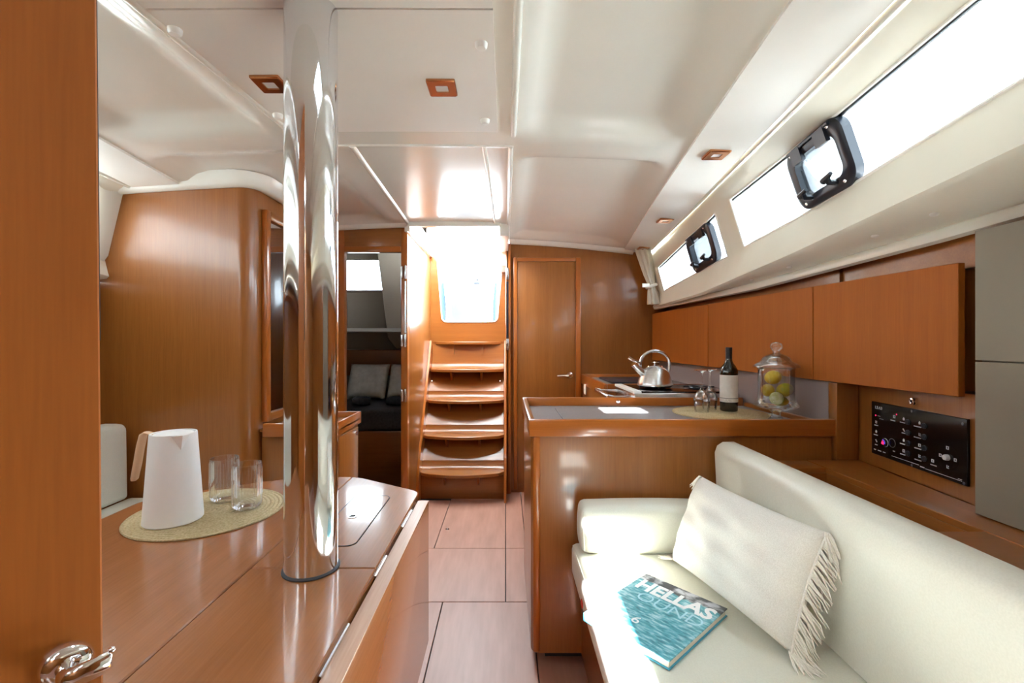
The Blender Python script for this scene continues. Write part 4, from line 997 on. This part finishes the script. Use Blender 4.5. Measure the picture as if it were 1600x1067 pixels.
# ------------------------------------------------------------------ opening portlights in the windows
def portlight(y0, y1, label):
    yc = (y0+y1)/2; Wd = y1-y0
    d0 = Vector((uX(yc)-lX(yc), 0, uZ(yc)-lZ(yc))); Ht = d0.length*1.0; du = d0.normalized()
    dy_ = Vector((lX(y1)-lX(y0)+uX(y1)-uX(y0), 2*Wd, lZ(y1)-lZ(y0)+uZ(y1)-uZ(y0))).normalized()
    nn = dy_.cross(du).normalized()
    if nn.x > 0: nn = -nn
    C = Vector(((uX(yc)+lX(yc))/2, yc, (uZ(yc)+lZ(yc))/2))
    P = lambda a, b, o: C+dy_*a+du*b+nn*o
    t = thing('portlight', label, 'portlight', P(0, -Ht/2, 0), group='opening portlights')
    o_ = rrect(Wd, Ht, .055, 8); i_ = rrect(Wd-.085, Ht-.085, .035, 8); m_ = rrect(Wd-.045, Ht-.045, .045, 8)
    bm = B(); loft(bm, [[P(a, b, -.016) for a, b in o_], [P(a, b, .010) for a, b in o_], [P(a*.97, b*.97, .014) for a, b in o_], [P(a, b, .018) for a, b in m_], [P(a, b, .014) for a, b in i_], [P(a, b, -.016) for a, b in i_]], closed=True)
    fr = obj('frame', bm, 'black_plastic', t, smooth=40)
    bm = B(); loft(bm, [[P(a, b, -.010) for a, b in i_], [P(a, b, -.004) for a, b in i_]]); obj('pane', bm, 'pane', t)
    for s_ in (-1, 1):
        a = s_*Wd*.22
        bm = B()
        for q in ((-.028, .028),):
            vs_ = [P(a+x, Ht/2-y, z) for x in q for y in (.010, .060) for z in (.012, .026)]
            faces(bm, vs_, [(0, 1, 3, 2), (4, 6, 7, 5), (0, 4, 5, 1), (2, 3, 7, 6), (0, 2, 6, 4), (1, 5, 7, 3)])
        obj('hinge', bm, 'black_plastic', t)
        bm = B(); tube(bm, [P(a, -Ht/2+.03, .014), P(a, -Ht/2+.040, .040), P(a-.01, -Ht/2+.052, .046)], [.010, .009, .008], 8)
        tube(bm, [P(a-.03, -Ht/2+.060, .046), P(a+.012, -Ht/2+.050, .046)], [.006, .012], 8); obj('latch', bm, 'black_plastic', t)
        for b in (-Ht/2+.021, Ht/2-.021):
            bm = B(); sphere(bm, P(a*1.55, b, .017), .006, seg=10); obj('screw', bm, 'chrome', fr)
    bm = B(); tube(bm, [P(-Wd*.38, Ht/2-.012, .018), P(Wd*.38, Ht/2-.012, .018)], .007, 8); obj('hinge_rail', bm, 'black_plastic', t)
portlight(1.375, 1.69, 'large black rounded portlight in the long window above the sofa')
portlight(2.42, 2.76, 'black rounded portlight in the short window near the bunched curtain')

# curtain bunched in the corner
cu = thing('curtain', 'beige curtain gathered and tied in the corner beside the short window', 'curtain', (1.12, 3.47, 1.47))
bm = B(); rings = []
for z, cx, w_, d_ in ((1.905, 1.075, .050, .035), (1.86, 1.085, .050, .04), (1.78, 1.105, .044, .04), (1.70, 1.122, .036, .035), (1.63, 1.140, .024, .026), (1.60, 1.145, .026, .028), (1.55, 1.155, .038, .036), (1.49, 1.162, .046, .04), (1.475, 1.163, .046, .04)):
    rings.append([(cx-.03+w_*(1+.22*math.sin(7*q+z*6))*math.cos(q), 3.47+d_*(1+.22*math.sin(7*q+z*6))*math.sin(q), z) for q in [2*PI*k/56 for k in range(56)]])
loft(bm, rings); obj('fabric', bm, 'curtain', cu, smooth=50)
bm = B(); tube(bm, [(1.113+.034*math.cos(q), 3.47+.036*math.sin(q), 1.615+.012*math.cos(q)) for q in [2*PI*k/20 for k in range(20)]], .013, 8, closed=True)
rbox(bm, 1.03, 1.085, 3.425, 3.435, 1.600, 1.630, .003); obj('tie_band', bm, 'white_plastic', cu, 'white tie band')

# ------------------------------------------------------------------ aft cabin seen through the doorway
bm = B()
X0, X1, Z0, Z1 = -1.62, -1.235, 1.70, 2.02
for a in ((-2.3, X0, 0, 2.3), (X1, -.68, 0, 2.3), (X0, X1, 0, Z0), (X0, X1, Z1, 2.3)): box(bm, a[0], a[1], 4.60, 4.63, a[2], a[3])
box(bm, -2.33, -2.3, 3.13, 4.63, 0, 2.3); box(bm, -2.3, -.68, 3.13, 4.63, 2.2, 2.23); box(bm, -.70, -.682, 4.02, 4.63, 0, 2.3); box(bm, -2.3, -1.20, 3.10, 3.13, 0, 2.25); box(bm, -2.3, -.68, 3.10, 3.13, 1.98, 2.25)
cabw = struct('wall_cabin', bm, 'cabin_liner', 'beige lining of the dim aft cabin seen through the doorway', 'wall')
w4 = sempty('window_4', 'small bright window inside the dim aft cabin', 'window')
bm = B(); box(bm, X0, X1, 4.606, 4.612, Z0, Z1); obj('pane', bm, 'pane', w4)
bm = B(); tube(bm, [(X0, 4.595, Z0), (X1+.01, 4.595, Z0), (X1-.01, 4.595, Z1), (X0, 4.595, Z1)], .016, 8, closed=True); obj('window_frame', bm, 'cabin_liner', w4)
bm = B(); prism(bm, [(-1.22, 2.2), (-.70, 2.2), (-.70, 1.14), (-1.02, 1.12), (-1.10, 1.22)], 'xz', 4.25, 4.5, .01); obj('boxed_panel', bm, 'cabin_liner', cabw)
bm = B(); rbox(bm, -2.2, -.71, 4.40, 4.59, .86, 1.11, .01); obj('shelf_board', bm, 'wood_x', cabw)
bm = B(); box(bm, -2.3, -.68, 3.13, 4.63, -.03, 0); obj('cabin_floor', bm, 'wood_x', cabw)
be = thing('berth', 'double berth with dark grey bedding in the dim aft cabin', 'bed', (-1.3, 4.0, 0))
bm = B(); rbox(bm, -2.2, -.72, 3.62, 4.58, 0, .48, .01); obj('base', bm, 'wood_x', be)
bm = B(); rbox(bm, -2.2, -.72, 3.60, 4.58, .48, .655, .03, 3); obj('mattress', bm, 'bed_dark', be, smooth=60)
for xx, lab in ((-1.25, 'pale pillow on the aft cabin berth nearer the mast'), (-.90, 'pale pillow on the aft cabin berth nearer the steps')):
    bm = pillow_mesh(.36 if xx < -1 else .32, .36, .12, 14, .003, .05, 3)
    R_ = Matrix.Rotation(math.radians(58), 3, 'X')
    for v in bm.verts: v.co = R_ @ v.co+Vector((xx, 4.13, .83))
    single('bed_pillow', bm, 'bed_pillow', lab, 'pillow', 'pillows on the aft berth', 80)
for xx, w_, lab in ((-.88, .22, 'dark rolled blanket in front of the pillow nearer the steps'), (-1.20, .14, 'dark rolled blanket in front of the pillow nearer the mast')):
    bm = B(); tube(bm, [(xx-w_/2, 3.80, .695), (xx-w_/4, 3.795, .697), (xx+w_/4, 3.80, .697), (xx+w_/2, 3.81, .695)], [.030, .038, .038, .030], 14); single('rolled_blanket', bm, 'bed_dark', lab, 'blanket', 'rolled blankets', 60)

# ------------------------------------------------------------------ cockpit beyond the opening
bm = B(); box(bm, -1.6, .9, 4.05, 7.0, 1.28, 1.31); struct('floor_cockpit', bm, 'deck_white', 'pale cockpit deck outside the companionway opening', 'deck')
ck = thing('cockpit_console', 'pale grey cockpit console seen through the companionway opening', 'console', (-.41, 5.15, 1.31))
bm = B(); prism(bm, [(-.60, 1.31), (-.21, 1.31), (-.235, 1.92), (-.59, 1.92)], 'xz', 5.0, 5.25, .02, 3); obj('body', bm, 'console', ck, smooth=50)
bm = B(); box(bm, -.345, -.285, 4.995, 5.0, 1.822, 1.842); obj('name_plate', bm, 'black_plastic', ck, 'small black plate'); 
bm = B(); sphere(bm, (-.31, 4.998, 1.868), .008); obj('stud', bm, 'black_plastic', ck)
for xx, s_, lab in ((-.645, 1, 'dark rigging hanging beside the cockpit console, nearer the door jamb'), (-.165, -1, 'thin dark rigging beside the cockpit console, on the galley side')):
    t = thing('rigging_post', lab, 'rigging', (xx, 5.1, 1.31), group='rigging beside the console')
    bm = B(); tube(bm, [(xx, 5.1, 1.31), (xx+.01*s_, 5.1, 1.6), (xx-.03*s_, 5.1, 1.93)], .012, 8); obj('pole', bm, 'steel', t)
    bm = B(); tube(bm, [(xx-.045*s_, 5.08, 1.33), (xx-.05*s_, 5.08, 1.60), (xx-.06*s_, 5.08, 1.84)], [.02, .028, .016], 8); obj('rope_bundle', bm, 'rope_blue', t)
